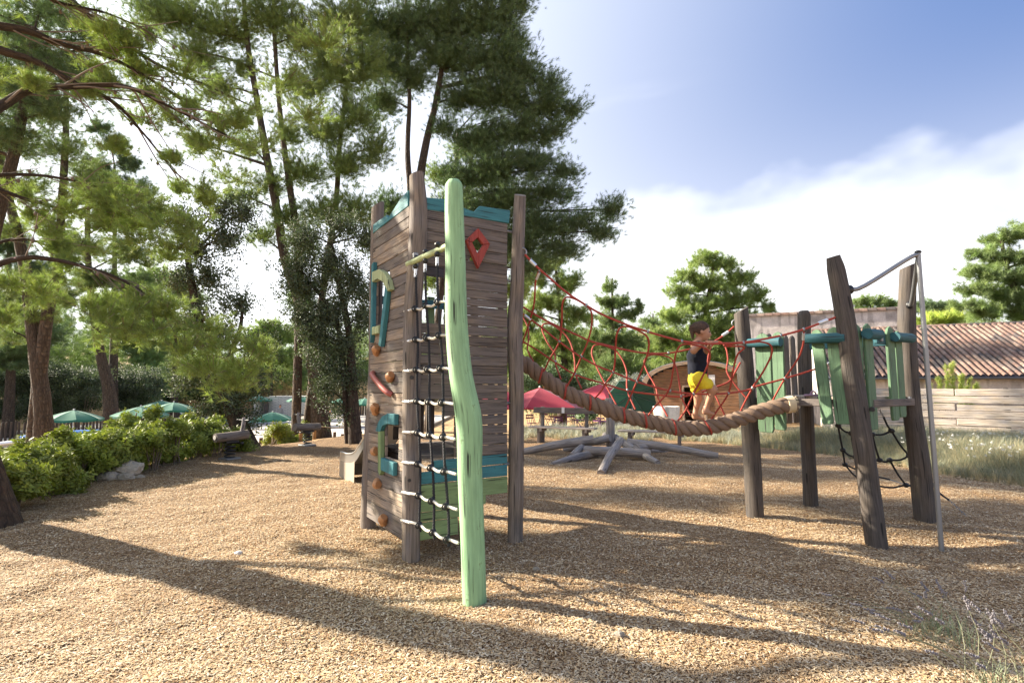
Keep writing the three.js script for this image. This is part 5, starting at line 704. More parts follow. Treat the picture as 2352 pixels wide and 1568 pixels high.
// a tree: stems as [points, base radius, top radius]; clumps of foliage hung on limbs from the nearest stem
function tree(name, label, cat, stems, clumps, o, group) {
  const st = stems.map(([pts, r0, r1]) => ({ curve: cr(pts), pts, r0, r1 })), base = stems[0][0][0].clone(), t = thing(name, label, cat, base, group), bark = o.bark || M.bark;
  reseed(o.seed || 1);
  st.forEach((s, i) => { const n = s.pts.length, rad = s.pts.map((_, k) => lerp(s.r0, s.r1, Math.pow(k / (n - 1), 0.8)) * (k === 0 && i === 0 ? 1.25 : 1)); part(t, 'trunk', bar(s.pts, rad, { sides: o.far ? 8 : 16, steps: n * (o.far ? 3 : 8), wob: o.far ? 0.05 : 0.09, s: i + 2, us: 0.9, vs: 0.9 }), bark); });
  const limbs = [];
  for (const cl of clumps) {
    if (cl.nolimb) continue; const [q, r] = nearestOn(st, cl.c), mid = q.clone().lerp(cl.c, 0.5).add(V(rr(-0.1, 0.1), rr(-0.05, 0.18), rr(-0.1, 0.1)).multiplyScalar(q.distanceTo(cl.c) * 0.5)), lr = Math.min(r * 0.55, 0.02 + 0.018 * q.distanceTo(cl.c));
    limbs.push(bar([q, mid, cl.c], [lr, lr * 0.7, lr * 0.3], { sides: o.far ? 4 : 6, steps: o.far ? 5 : 9, wob: 0.1, cap: false, us: 0.9, vs: 0.9 }));
    const m = o.far ? 2 : 5; for (let i = 0; i < m; i++) { const s0 = mid.clone().lerp(cl.c, rr(0.3, 1)), e = cl.c.clone().add(V(rr(-0.8, 0.8) * cl.r.x, rr(-0.4, 0.7) * cl.r.y, rr(-0.8, 0.8) * cl.r.z)); limbs.push(bar([s0, s0.clone().lerp(e, 0.5).add(V(0, 0.08 * cl.r.y, 0)), e], [lr * 0.4, lr * 0.25, lr * 0.12], { sides: 4, steps: 4, cap: false, us: 0.9, vs: 0.9 })); }
  }
  const S = shoots(clumps, o); for (const [a, b] of S.twigs) limbs.push(stick(a, b, 0.006 * (o.twigW || 1), { sides: 3, cap: false }));
  if (limbs.length) { const g = part(t, 'branches', merge(limbs), bark); g.userData.kind = 'stuff'; }
  instanced(t, 'crown', o.geo, o.leaf, S.out, S.cols); return t;
}
// ---------------------------------------------------------------- trees
const trunkPts = (l, d) => l.map(([px, py, dd = 0], i) => { const p = at(px, py, d + dd); if (!i) p.y = Math.min(p.y, height(p.x, p.z)) - 0.15; return p; });
const cl = (l, d, k = 1) => l.map(([px, py, rx, ry, dd = 0]) => px2m(px, py, rx, ry, d, dd, k));
const PINE_NEAR = { geo: TUFT.near, twigs: 80, least: 13, per: 10, jit: 0.085, twig: 1, twigW: 0.7 }, PINE_MID = { geo: TUFT.mid, twigs: 50, per: 14, jit: 0.27, twig: 0.5 }, PINE_FAR = { geo: TUFT.far, twigs: 22, per: 10, jit: 0.2, far: true }, OAK = { geo: SPRAY.oak, twigs: 44, per: 10, jit: 0.30, twig: 0.2, bark: M.oakBark, leaf: LEAF.oak };
{ // leaning pine at the left edge; its limbs reach over the playground
  const stem = [V(-6.12, -0.2, -6.3), V(-6.45, 0.7, -6.26), V(-6.95, 1.7, -6.2), V(-7.7, 3.2, -6.1), V(-8.6, 5.0, -6.0), V(-9.4, 7.0, -6.0), V(-9.9, 9.2, -6.1), V(-10.2, 11.5, -6.3)];
  const t = thing('leaning_pine', 'leaning dark barked pine whose long branches hang in from the left', 'tree', V(-6.1, 0, -6.3)); reseed(71);
  part(t, 'trunk', bar(stem, [0.36, 0.31, 0.28, 0.26, 0.24, 0.2, 0.15, 0.06], { sides: 20, steps: 50, wob: 0.12, s: 4, us: 0.9, vs: 0.9 }), M.oakBark);
  const tw = [], tips = [], limb = (from, l, d, r, d2 = d) => { const pts = [stem[from].clone(), ...l.map(([x, y], i) => at(x + rr(-7, 7), y + rr(-9, 9), lerp(d, d2, i / Math.max(1, l.length - 1))))]; part(t, 'limb', bar(pts, pts.map((_, i) => lerp(r * 0.85, r * 0.12, Math.pow(i / (pts.length - 1), 0.8))), { sides: 10, steps: pts.length * 6, wob: 0.1, s: from + l.length, us: 0.9, vs: 0.9 }), M.oakBark);
    const c = cr(pts); for (let k = 0; k < 16; k++) { const u = rr(0.25, 1), a = c.getPoint(u), T = c.getTangent(u), dn = V(rr(-0.5, 0.9), rr(-0.75, 0.55), rr(-0.7, 0.7)).addScaledVector(T, 0.9).normalize(), ln = rr(0.3, 1.0), q = a.clone().addScaledVector(dn, ln * 0.5).add(V(0, rr(-0.08, 0.05), 0)), e = q.clone().addScaledVector(dn, ln * 0.5).add(V(rr(-0.1, 0.1), rr(-0.15, 0.1), 0)); tw.push(bar([a, q, e], [r * 0.16, r * 0.11, 0.004], { sides: 5, steps: 6, cap: false, us: 0.9, vs: 0.9 })); if (rnd() < 0.5) tw.push(ball(q.clone().add(V(0, -0.03, 0)), 0.022, 1, 1.4, 1, 6)); if (k % 4 === 1) tips.push(e); } };
  limb(4, [[-60, 280], [0, 240], [80, 208], [170, 196], [290, 200], [380, 240], [520, 310]], 6.2, 0.10, 7.6); limb(5, [[-40, 60], [60, 72], [140, 95], [230, 125], [330, 170], [440, 250]], 6.4, 0.085, 8); limb(5, [[0, 112], [80, 150], [170, 190], [260, 235], [330, 300], [400, 400]], 6.6, 0.08, 8); limb(6, [[120, -30], [200, 30], [270, 85], [360, 140], [470, 200], [600, 250]], 7, 0.08, 8.5);
  limb(3, [[-40, 405], [60, 402], [170, 410], [260, 440], [340, 480]], 7, 0.045, 7.8); limb(3, [[-30, 440], [70, 460], [160, 492], [280, 512]], 7, 0.05, 7.8); limb(2, [[-30, 620], [60, 598], [130, 590], [200, 606], [270, 640], [340, 690], [430, 775], [500, 860]], 6.6, 0.055, 7.4); limb(2, [[-20, 570], [60, 550], [140, 570], [220, 640], [260, 720]], 7, 0.035, 7.6); limb(6, [[40, -60], [120, 0], [240, 30], [330, 60]], 6.5, 0.06, 7.6);
  const C = [...cl([[360, 215, 60, 28], [430, 265, 70, 34], [500, 320, 60, 32], [330, 265, 45, 26], [300, 120, 60, 30], [420, 160, 60, 30], [220, 60, 60, 30], [560, 240, 60, 34], [600, 320, 40, 30], [260, 330, 40, 20], [540, 400, 50, 26], [470, 430, 36, 20], [640, 180, 60, 40], [700, 250, 55, 40], [740, 90, 70, 45]], 7.8, 1.35),
    ...cl([[210, 440, 50, 22], [290, 470, 55, 26], [370, 500, 55, 30], [440, 500, 45, 26], [330, 540, 50, 22], [160, 470, 36, 18], [250, 510, 46, 20], [60, 440, 30, 18], [120, 520, 40, 20], [400, 560, 44, 22]], 7.4, 1.35), ...cl([[30, 640, 34, 26], [90, 660, 36, 24], [240, 720, 42, 26], [290, 760, 48, 30], [200, 690, 40, 24], [350, 740, 52, 32], [420, 800, 50, 32], [490, 840, 50, 30], [540, 870, 46, 26], [460, 740, 46, 28], [520, 780, 46, 26], [560, 830, 38, 26], [380, 690, 36, 22], [10, 720, 20, 18], [320, 690, 36, 22], [600, 790, 30, 22]], 7.0, 1.35)];
  for (const e of tips) C.push({ c: e, r: V(0.2, 0.12, 0.2) });
  // crown above the frame
  reseed(72); for (let i = 0; i < 34; i++) { const a = rnd() * 6.28, r = Math.sqrt(rnd()) * 4.2; C.push({ c: V(-8.6 + Math.cos(a) * r, rr(6.6, 11.5), -6.6 + Math.sin(a) * r * 0.8), r: V(rr(0.5, 1), rr(0.3, 0.55), rr(0.5, 1)), hi: 1 }); }
  const S = shoots(C.filter((q) => !q.hi), { ...PINE_NEAR, geo: TUFT.near }), S2 = shoots(C.filter((q) => q.hi), { ...PINE_MID }), g = S.twigs.map(([a, b]) => stick(a, b, 0.004, { sides: 3, cap: false })); part(t, 'twigs', merge([...g, ...tw]), M.twig).userData.kind = 'stuff'; instanced(t, 'crown', TUFT.near, LEAF.pineLight, S.out, S.cols); instanced(t, 'crown', TUFT.mid, LEAF.pineLight, S2.out, S2.cols);
}
tree('pine_tree', 'thick trunked pine rising behind the hedge, left of the nearest green parasol', 'tree', [[trunkPts([[106, 1034], [98, 960], [88, 860], [76, 760], [66, 680], [45, 560], [12, 430], [-20, 250], [-30, 60]], 17), 0.29, 0.09], [trunkPts([[92, 760], [112, 700], [132, 620], [140, 480], [150, 320], [150, 150]], 17), 0.2, 0.07]],
  cl([[40, 320, 80, 50], [110, 250, 70, 50], [150, 340, 60, 40], [40, 200, 80, 60], [100, 120, 90, 60], [30, 60, 90, 60], [200, 200, 60, 40], [60, 420, 60, 34], [180, 420, 50, 34], [110, 500, 50, 30], [20, 520, 50, 30], [200, 560, 50, 30], [130, 640, 44, 26], [40, 660, 40, 28], [170, 40, 70, 50], [90, 720, 40, 22], [30, 760, 36, 24], [230, 430, 50, 28], [310, 455, 44, 24]], 17, 1.1), { ...PINE_MID, twigs: 32, leaf: LEAF.pine, seed: 81 });
tree('pine_tree', 'pine at the left edge of the view whose dark crown fills the upper left', 'tree', [[[V(-13.6, -0.7, -13), V(-13.4, 2, -13), V(-13.2, 5, -12.9), V(-12.6, 8, -12.8), V(-12.2, 10.8, -12.6)], 0.3, 0.07]], cl([[-150, 330, 80, 50], [-60, 260, 90, 50], [30, 310, 70, 40], [60, 220, 80, 44], [-20, 160, 80, 44], [130, 250, 60, 34], [140, 160, 70, 40], [220, 190, 56, 30], [70, 110, 70, 40], [-100, 90, 90, 50], [190, 90, 60, 36], [100, 20, 70, 40], [0, 40, 70, 40], [260, 110, 40, 26]], 12.8, 1.1), { ...PINE_MID, twigs: 34, leaf: LEAF.pineDark, seed: 88 });
tree('pine_tree', 'leaning pine trunk between the two nearer green parasols', 'tree', [[trunkPts([[262, 955], [250, 900], [236, 840], [222, 770], [206, 660], [200, 500], [210, 360]], 31), 0.42, 0.10]], cl([[210, 400, 50, 26], [290, 440, 40, 22], [250, 500, 60, 28], [160, 560, 60, 34], [300, 580, 60, 36], [220, 640, 60, 34], [130, 680, 60, 36], [320, 680, 60, 36], [270, 740, 60, 30]], 31), { ...PINE_FAR, leaf: LEAF.pine, seed: 82 });
tree('holm_oak', 'dark evergreen oak with slanting trunk beside the spring riders', 'tree', [[trunkPts([[578, 1032], [548, 975], [515, 905], [490, 850], [462, 770], [445, 680], [430, 590]], 14.4), 0.26, 0.08], [trunkPts([[500, 870], [530, 810], [552, 750], [556, 690]], 14.4), 0.10, 0.03]],
  cl([[440, 560, 44, 24], [520, 540, 44, 30], [480, 630, 44, 26], [410, 640, 36, 26], [540, 690, 40, 24], [460, 710, 36, 22], [560, 480, 40, 26], [500, 480, 36, 22], [420, 490, 34, 20], [520, 920, 40, 34], [480, 940, 34, 26], [560, 890, 34, 26], [600, 860, 30, 24], [500, 850, 44, 28], [570, 950, 22, 18], [590, 790, 36, 28], [440, 860, 34, 26], [510, 760, 40, 26]], 14.4, 1.15), { ...OAK, seed: 83 });
tree('holm_oak', 'dark bushy evergreen oak just left of the climbing tower', 'tree', [[trunkPts([[817, 1020], [812, 940], [808, 860], [800, 760], [780, 660], [760, 560]], 15.5), 0.19, 0.06], [trunkPts([[806, 800], [770, 730], [720, 660]], 15.5), 0.09, 0.04]],
  cl([[700, 650, 60, 50], [760, 700, 60, 60], [720, 760, 50, 50], [790, 780, 45, 55], [750, 830, 48, 45], [800, 860, 30, 45], [690, 720, 40, 40], [680, 600, 50, 40], [760, 600, 60, 50], [820, 640, 50, 60], [700, 540, 50, 36], [830, 720, 30, 60], [780, 930, 26, 26], [740, 890, 34, 26], [850, 540, 50, 40], [790, 520, 50, 36]], 15.5, 1.0), { ...OAK, seed: 84 });
tree('pine_tree', 'forked pine with scaly trunk behind the far spring rider', 'tree', [[trunkPts([[741, 1000], [730, 900], [712, 800], [690, 700], [656, 600], [635, 480], [612, 360], [590, 230], [566, 80], [556, -80], [550, -200]], 18.5), 0.29, 0.05], [trunkPts([[690, 700], [686, 580], [668, 450], [650, 320], [636, 180], [628, 20], [625, -150]], 18.5), 0.16, 0.05], [trunkPts([[708, 780], [745, 640], [770, 480], [780, 330], [800, 150], [806, -60]], 19), 0.15, 0.05]],
  cl([[420, 40, 80, 50], [520, 60, 80, 55], [350, 20, 70, 50], [620, 30, 80, 55], [700, 80, 80, 60], [790, 40, 80, 60], [760, 160, 80, 60], [450, 120, 70, 40], [840, 140, 60, 60], [700, 200, 60, 40], [560, 150, 40, 26], [820, 260, 60, 60], [740, 290, 60, 46], [660, 300, 44, 30], [500, 200, 54, 30], [560, 330, 40, 26], [700, 390, 60, 40], [790, 380, 60, 50], [620, 420, 44, 28], [740, 480, 60, 40], [820, 480, 50, 46], [660, 500, 44, 30], [560, 450, 40, 24], [700, 560, 44, 28], [600, 540, 36, 22], [460, 330, 40, 20], [860, 340, 44, 50], [480, -60, 90, 60], [650, -70, 90, 60], [800, -70, 90, 60], [560, -160, 100, 60], [720, -170, 100, 60]], 18.5, 1.1), { ...PINE_MID, leaf: LEAF.pine, seed: 85 });
tree('tall_pine', 'largest pine, dark crown spreading right above the climbing tower', 'tree', [[trunkPts([[955, 1000], [955, 800], [958, 600], [962, 440], [978, 330], [1000, 240], [1020, 120], [1040, -40], [1050, -220]], 20), 0.26, 0.06], [trunkPts([[958, 600], [944, 470], [936, 350], [940, 240], [936, 120], [930, -60]], 20), 0.15, 0.05], [trunkPts([[985, 640], [1030, 500], [1045, 400], [1052, 300]], 21), 0.16, 0.05]],
  cl([[880, 60, 90, 60], [980, 50, 90, 60], [1070, 50, 90, 60], [1140, 40, 60, 55], [1180, 90, 50, 40], [900, 150, 80, 50], [1010, 130, 80, 50], [1110, 140, 90, 50], [1200, 160, 70, 40], [1255, 190, 40, 34], [1150, 220, 90, 45], [1240, 240, 70, 36], [1310, 245, 40, 22], [1070, 220, 70, 40], [880, 230, 50, 40], [1180, 300, 80, 40], [1260, 300, 50, 30], [1090, 310, 70, 38], [1020, 290, 36, 24], [1140, 380, 80, 40], [1220, 370, 70, 36], [1300, 390, 44, 18], [1060, 400, 60, 34], [1180, 450, 90, 38], [1270, 440, 56, 26], [1100, 480, 70, 38], [1240, 510, 80, 34], [1330, 510, 60, 26], [1400, 480, 44, 22], [1380, 530, 40, 22], [1190, 560, 70, 34], [1290, 565, 60, 26], [1100, 550, 60, 34], [1220, 610, 50, 22], [900, 470, 50, 40], [890, 550, 44, 40], [1040, 480, 40, 30], [1010, 560, 44, 30], [950, 180, 40, 26], [1000, -60, 110, 60], [1110, -60, 90, 60], [900, -80, 90, 60], [1040, -170, 110, 60], [1180, -10, 50, 40]], 20, 1.12), { ...PINE_MID, leaf: LEAF.pineDark, seed: 86, twigs: 62 });
tree('tall_pine', 'sunlit yellow green pine just behind the top of the climbing tower', 'tree', [[trunkPts([[1090, 1000], [1090, 800], [1085, 600], [1070, 480], [1080, 380], [1095, 300]], 26), 0.26, 0.07]], cl([[1080, 340, 60, 30], [1010, 400, 50, 30], [1130, 400, 60, 32], [1060, 450, 60, 32], [1160, 460, 60, 30], [1000, 480, 44, 30], [1110, 520, 70, 34], [1200, 530, 56, 30], [1030, 560, 56, 32], [1150, 590, 70, 32], [1240, 590, 40, 22], [1080, 640, 60, 34], [1180, 660, 50, 30], [1000, 640, 50, 36]], 26), { ...PINE_MID, leaf: LEAF.pineLight, seed: 87, twigs: 44 });
// pines beyond the bridge
const BG = 'pines beyond the terrace';
const far = (label, d, stem, r, clumps, leaf, sd, extra = {}) => tree('background_pine', label, 'tree', [[trunkPts(stem, d), r, r * 0.25]], cl(clumps, d), { ...PINE_FAR, leaf, seed: sd, ...extra }, BG);
far('pale green pine behind the upper left end of the rope bridge', 34, [[1290, 960], [1296, 800], [1285, 700], [1275, 600]], 0.3, [[1265, 606, 50, 22], [1225, 640, 40, 26], [1305, 650, 44, 24], [1260, 690, 60, 30], [1210, 720, 40, 34], [1325, 720, 44, 28], [1280, 770, 60, 32], [1220, 810, 50, 34], [1330, 810, 50, 36], [1270, 860, 60, 34]], LEAF.pineLight, 101);
far('pointed pine whose tip stands over the middle of the rope bridge', 38, [[1408, 960], [1408, 800], [1406, 640]], 0.26, [[1406, 655, 20, 20], [1392, 690, 28, 20], [1425, 695, 30, 20], [1405, 735, 44, 24], [1455, 715, 26, 18], [1470, 700, 16, 12], [1380, 780, 44, 28], [1440, 780, 44, 26], [1410, 840, 60, 34], [1360, 870, 40, 30], [1460, 860, 40, 30]], LEAF.pine, 102);
far('broad rounded pine above the walking child', 40, [[1622, 960], [1620, 820], [1622, 720], [1640, 610]], 0.4, [[1620, 592, 44, 20], [1660, 605, 44, 22], [1580, 630, 40, 20], [1700, 640, 44, 26], [1630, 650, 60, 26], [1560, 668, 36, 20], [1735, 680, 36, 24], [1670, 690, 60, 28], [1590, 700, 56, 26], [1545, 725, 44, 24], [1720, 730, 50, 28], [1640, 745, 66, 32], [1580, 775, 60, 34], [1520, 780, 40, 34], [1690, 790, 60, 36], [1610, 830, 70, 36], [1530, 850, 50, 36], [1765, 705, 22, 16], [1740, 770, 44, 30]], LEAF.pineLight, 103);
far('small pine showing just above the plastered parapet', 48, [[2000, 860], [2000, 700]], 0.2, [[1985, 692, 28, 14], [2020, 690, 26, 14], [2052, 698, 20, 12], [2005, 715, 50, 16]], LEAF.pine, 104);
far('bright green young pine behind the roof ridge, right of the dark post', 34, [[2150, 860], [2150, 740]], 0.16, [[2135, 735, 34, 18], [2170, 728, 34, 18], [2195, 745, 26, 14]], LEAF.shoot, 105);
far('dark pine behind the bright young pine on the roof line', 46, [[2165, 860], [2165, 700]], 0.2, [[2150, 700, 36, 16], [2185, 712, 36, 20], [2212, 732, 28, 14], [2120, 705, 28, 16]], LEAF.pineDark, 106);
far('big layered pine at the right edge over the tiled roof', 31, [[2375, 900], [2365, 780], [2340, 690], [2310, 600], [2300, 540]], 0.3, [[2310, 545, 44, 20], [2355, 530, 44, 24], [2265, 580, 40, 18], [2320, 590, 50, 22], [2235, 620, 30, 14], [2290, 630, 56, 22], [2350, 640, 44, 26], [2250, 665, 46, 18], [2310, 680, 56, 22], [2225, 700, 34, 14], [2280, 712, 56, 18], [2350, 715, 44, 24], [2400, 600, 50, 40], [2390, 690, 50, 40]], LEAF.pine, 107);
far('tall slim pine filling the gap behind the tower right post', 36, [[1190, 960], [1195, 780], [1190, 660]], 0.25, [[1190, 660, 36, 30], [1175, 720, 40, 36], [1210, 770, 40, 36], [1180, 830, 44, 40], [1230, 880, 44, 34]], LEAF.pine, 108);
far('mid green pine between the pointed pine and the rounded pine', 47, [[1500, 960], [1500, 720]], 0.25, [[1495, 740, 30, 20], [1510, 780, 40, 28], [1480, 820, 44, 30], [1520, 870, 50, 34]], LEAF.pine, 109);
// left background
const LB = 'pines behind the pool';
const farL = (label, d, stem, r, clumps, leaf, sd) => tree('background_pine', label, 'tree', [[trunkPts(stem, d), r, r * 0.25]], cl(clumps, d), { ...PINE_FAR, leaf, seed: sd }, LB);
farL('shaded pine at the left edge behind the thick trunk', 34, [[20, 960], [25, 800], [20, 600], [30, 400]], 0.3, [[10, 560, 60, 50], [80, 620, 60, 44], [20, 700, 60, 44], [90, 760, 60, 44], [20, 820, 60, 40]], LEAF.pineDark, 121);
farL('blue green pine with rounded top in the sky gap at upper left', 40, [[260, 940], [262, 700], [262, 380]], 0.35, [[255, 330, 36, 26], [230, 290, 30, 20], [290, 370, 36, 24], [225, 380, 36, 24], [300, 430, 50, 36], [240, 450, 60, 36], [320, 500, 56, 36]], LEAF.pineDark, 122);
farL('sunlit pine behind the third and fourth green parasols', 58, [[400, 940], [402, 800], [398, 660]], 0.35, [[380, 640, 56, 36], [430, 680, 50, 36], [350, 700, 50, 34], [400, 740, 60, 36], [450, 770, 40, 34], [360, 790, 50, 34]], LEAF.pineLight, 123);
farL('slender grey stemmed pine in the gap beside the leaning oak crown', 66, [[620, 930], [622, 840], [625, 740]], 0.3, [[620, 750, 36, 26], [590, 770, 36, 26], [650, 770, 36, 26], [610, 790, 40, 34], [655, 820, 40, 30]], LEAF.pineLight, 124);
farL('thin pine beside the white pool building', 75, [[700, 905], [698, 800], [700, 680]], 0.3, [[690, 690, 40, 30], [720, 740, 36, 30], [680, 770, 36, 28], [740, 800, 36, 30]], LEAF.pine, 125);
farL('feathery pine above the second green parasol', 50, [[330, 945], [328, 800], [326, 640]], 0.3, [[320, 640, 50, 34], [300, 700, 46, 34], [350, 740, 46, 34], [290, 780, 50, 36], [340, 820, 44, 30]], LEAF.pine, 126);
// ---------------------------------------------------------------- bushes
function bush(name, label, cat, clumps, geo, leaf, o, group) { reseed(o.seed); const c0 = clumps[0].c, t = thing(name, label, cat, V(c0.x, height(c0.x, c0.z), c0.z), group), S = shoots(clumps, { geo, twigs: 40, per: 8, jit: 0.06, ...o }), g = []; for (const c of clumps) for (let i = 0; i < 4; i++) g.push(stick(V(c.c.x + rr(-0.1, 0.1), height(c.c.x, c.c.z) - 0.05, c.c.z + rr(-0.1, 0.1)), c.c.clone().add(V(rr(-0.6, 0.6) * c.r.x, rr(-0.2, 0.6) * c.r.y, rr(-0.6, 0.6) * c.r.z)), 0.012, { sides: 4, cap: false })); part(t, 'stems', merge(g), M.twig).userData.kind = 'stuff'; instanced(t, 'foliage', geo, leaf, S.out, S.cols); return t; }
{
  const labels = ['nearest hedge shrub beside the leaning pine trunk', 'hedge shrub directly left of the pale rocks', 'hedge shrub with sprouting top left of the thick pine', 'hedge shrub behind the pale rocks', 'tall hedge shrub between the rocks and the pool', 'tallest hedge shrub with a pointed leafy top', 'hedge shrub next to the first spring rider', 'last low hedge shrub before the leaning oak', 'hedge shrub left of the low flat rock', 'hedge shrub just above the largest rock'];
  const spots = [[-7.15, -6.9, 0.62, 0.72], [-7.35, -7.9, 0.75, 0.72], [-7.6, -8.9, 0.85, 0.80], [-7.6, -9.9, 0.85, 0.82], [-7.7, -10.8, 1.0, 0.80], [-7.75, -11.6, 1.2, 0.80], [-7.55, -12.5, 0.95, 0.78], [-7.35, -13.3, 0.85, 0.62], [-7.35, -8.4, 0.7, 0.7], [-7.5, -9.4, 0.75, 0.6]];
  spots.forEach(([x, z, h, r], i) => { reseed(200 + i); const C = []; for (let k = 0; k < 9; k++) { const ax = rr(-1, 1) * r * 0.8, az = rr(-1, 1) * 0.5; C.push({ c: V(x + ax, height(x + ax, z + az) + rr(0.12, h * 0.78), z + az), r: V(rr(0.26, 0.4), rr(0.2, 0.3), rr(0.26, 0.4)) }); } C.push({ c: V(x + rr(-0.2, 0.2), height(x, z) + h * 0.95, z), r: V(0.16, 0.24, 0.16) }); bush('hedge_shrub', labels[i], 'shrub', C, SPRAY.hedge, LEAF.hedge, { twigs: 420, per: 8, jit: 0.045, seed: 300 + i }, 'hedge along the slope'); });
  const sp2 = [[660, 1000, 18.5, 0.5, 'yellow green shrub in front of the standing adult'], [690, 985, 19, 0.7, 'leafy shrub left of the scaly pine trunk'], [635, 1025, 17, 0.4, 'small yellow green shrub right of the leaning oak foot'], [722, 980, 20, 0.55, 'dark green shrub against the scaly pine trunk']];
  sp2.forEach(([px, py, d, h, l], i) => { const p = at(px, py, d); reseed(240 + i); const y = height(p.x, p.z), C = []; for (let k = 0; k < 6; k++) C.push({ c: V(p.x + rr(-0.6, 0.6), y + rr(0.1, h * 1.3), p.z + rr(-0.4, 0.4)), r: V(rr(0.22, 0.36), rr(0.2, 0.3), rr(0.22, 0.36)) }); bush('slope_shrub', l, 'shrub', C, SPRAY.hedge, i === 3 ? LEAF.oak : LEAF.hedge, { twigs: 260, per: 8, jit: 0.05, seed: 330 + i }, 'shrubs on the slope'); });
  const big = (label, d, l, leaf, sd, geo = SPRAY.bush) => bush('background_shrub', label, 'shrub', cl(l, d), geo, leaf, { twigs: 26, per: 9, jit: 0.15, seed: sd, size: 1.2 }, 'shrubs round the pool and terrace');
  big('dark evergreen shrub mass behind the blue cover roller', 37, [[30, 880, 60, 44], [110, 870, 60, 46], [190, 880, 60, 44], [10, 940, 50, 34], [100, 930, 60, 34]], LEAF.oak, 401); big('dark shrub behind the second green parasol', 42, [[250, 880, 60, 44], [320, 880, 60, 40], [180, 920, 50, 30], [300, 920, 60, 26]], LEAF.oak, 402); big('green shrub behind the far parasols left of the oak', 62, [[400, 890, 60, 30], [460, 880, 50, 34], [430, 850, 44, 30], [370, 900, 50, 24]], LEAF.pineDark, 403); big('dark shrub left of the white pool building', 66, [[520, 890, 50, 34], [570, 880, 44, 36], [480, 905, 44, 22]], LEAF.oak, 404); big('rounded green shrub above the white pool wall', 72, [[745, 880, 36, 26], [710, 890, 26, 16], [780, 870, 40, 34], [820, 880, 36, 30]], LEAF.pine, 405);
  big('dense green shrub behind the crimson parasol', 32, [[1220, 880, 40, 30], [1270, 860, 40, 30], [1320, 880, 40, 26], [1230, 920, 40, 26]], LEAF.pineDark, 406); big('green shrub behind the red parasol', 36, [[1350, 900, 40, 30], [1400, 880, 40, 28], [1340, 940, 40, 20]], LEAF.pineDark, 407); big('silver leaved shrub above the dark green parasol', 31, [[1440, 875, 36, 16], [1470, 885, 26, 14], [1415, 890, 26, 14]], LEAF.silver, 408); big('green shrub beside the left wall of the cabin', 29, [[1490, 930, 26, 22], [1470, 910, 26, 22], [1500, 895, 20, 18]], LEAF.pine, 409); big('green shrub at the terrace edge behind the bench', 27, [[1345, 945, 20, 12], [1360, 950, 16, 12]], LEAF.pineDark, 410); big('dark green shrub between cabin and plastered building', 33, [[1720, 880, 26, 40], [1740, 840, 22, 34], [1690, 850, 20, 24]], LEAF.pine, 411);
}
{ // young pine behind the fence
  reseed(55); const p = at(2188, 900, 17.5), t = thing('young_pine', 'bright yellow green young pine poking above the plank fence', 'tree', V(p.x, 0, p.z)), S = { o: [], c: [] }, g = [];
  for (const [dx, top] of [[-0.75, 0.25], [-0.45, 0.5], [-0.15, 0.85], [0.05, 1.05], [0.35, 0.6], [0.6, 0.45], [0.85, 0.3]]) { const a = V(p.x + dx * 0.5, 0.6, p.z), b = V(p.x + dx, 1.5 + top, p.z); g.push(stick(a, b, 0.012, { sides: 4 })); for (let k = 0; k < 60; k++) { const u = rr(0.3, 1.0); QY.setFromUnitVectors(UPV, V(rr(-0.7, 0.7), rr(0.5, 1), rr(-0.7, 0.7)).normalize()); S.o.push(new THREE.Matrix4().compose(a.clone().lerp(b, u).add(V(rr(-0.05, 0.05), 0, rr(-0.05, 0.05))), QY.clone(), V(0.9, 0.9, 0.9))); S.c.push(rgb(1, rr(0.85, 1.1), 1)); } }
  part(t, 'trunk', merge(g), M.twig); instanced(t, 'crown', TUFT.mid, LEAF.shoot, S.o, S.c);
}
// ---------------------------------------------------------------- grasses and wild flowers
function bladeTuft(n, h, w, lean) { const pos = []; for (let i = 0; i < n; i++) { const a = rnd() * 6.28, d = V(Math.cos(a), 0, Math.sin(a)), s = V(-d.z, 0, d.x).multiplyScalar(w / 2), b = d.clone().multiplyScalar(rnd() * 0.06), hh = h * rr(0.5, 1.1), m = b.clone().addScaledVector(d, lean * hh * 0.35).add(V(0, hh * 0.6, 0)), t = b.clone().addScaledVector(d, lean * hh).add(V(0, hh, 0)); for (const q of [b.clone().sub(s), b.clone().add(s), m.clone().add(s.clone().multiplyScalar(0.7)), b.clone().sub(s), m.clone().add(s.clone().multiplyScalar(0.7)), m.clone().sub(s.clone().multiplyScalar(0.7)), m.clone().sub(s.clone().multiplyScalar(0.7)), m.clone().add(s.clone().multiplyScalar(0.7)), t]) pos.push(q.x, q.y, q.z); } const g = new THREE.BufferGeometry(); g.setAttribute('position', new THREE.Float32BufferAttribute(pos, 3)); g.computeVertexNormals(); return g; }
function meadow(name, label, leaf, geo, n, place, sd, size = [0.7, 1.2], tint = (k) => rgb(k, k, k)) { reseed(sd); const m = [], c = []; for (let i = 0; i < n; i++) { const p = place(); if (!p) continue; QY.setFromAxisAngle(UPV, rnd() * 6.28); const s = rr(...size) * (p.s || 1); m.push(new THREE.Matrix4().compose(V(p.x, p.y ?? height(p.x, p.z) - 0.03, p.z), QY, V(s, s * rr(0.8, 1.2), s))); c.push(tint(rr(0.75, 1.2))); } const o = new THREE.InstancedMesh(geo, leaf, m.length); m.forEach((q, i) => o.setMatrixAt(i, q)); c.forEach((q, i) => o.setColorAt(i, q)); o.name = name; o.userData = { kind: 'stuff', label, category: 'grass' }; scene.add(o); return o; }
reseed(900); const BT = { dry: bladeTuft(16, 0.5, 0.008, 0.45), fine: bladeTuft(18, 0.35, 0.006, 0.6), low: bladeTuft(12, 0.16, 0.006, 0.7) };
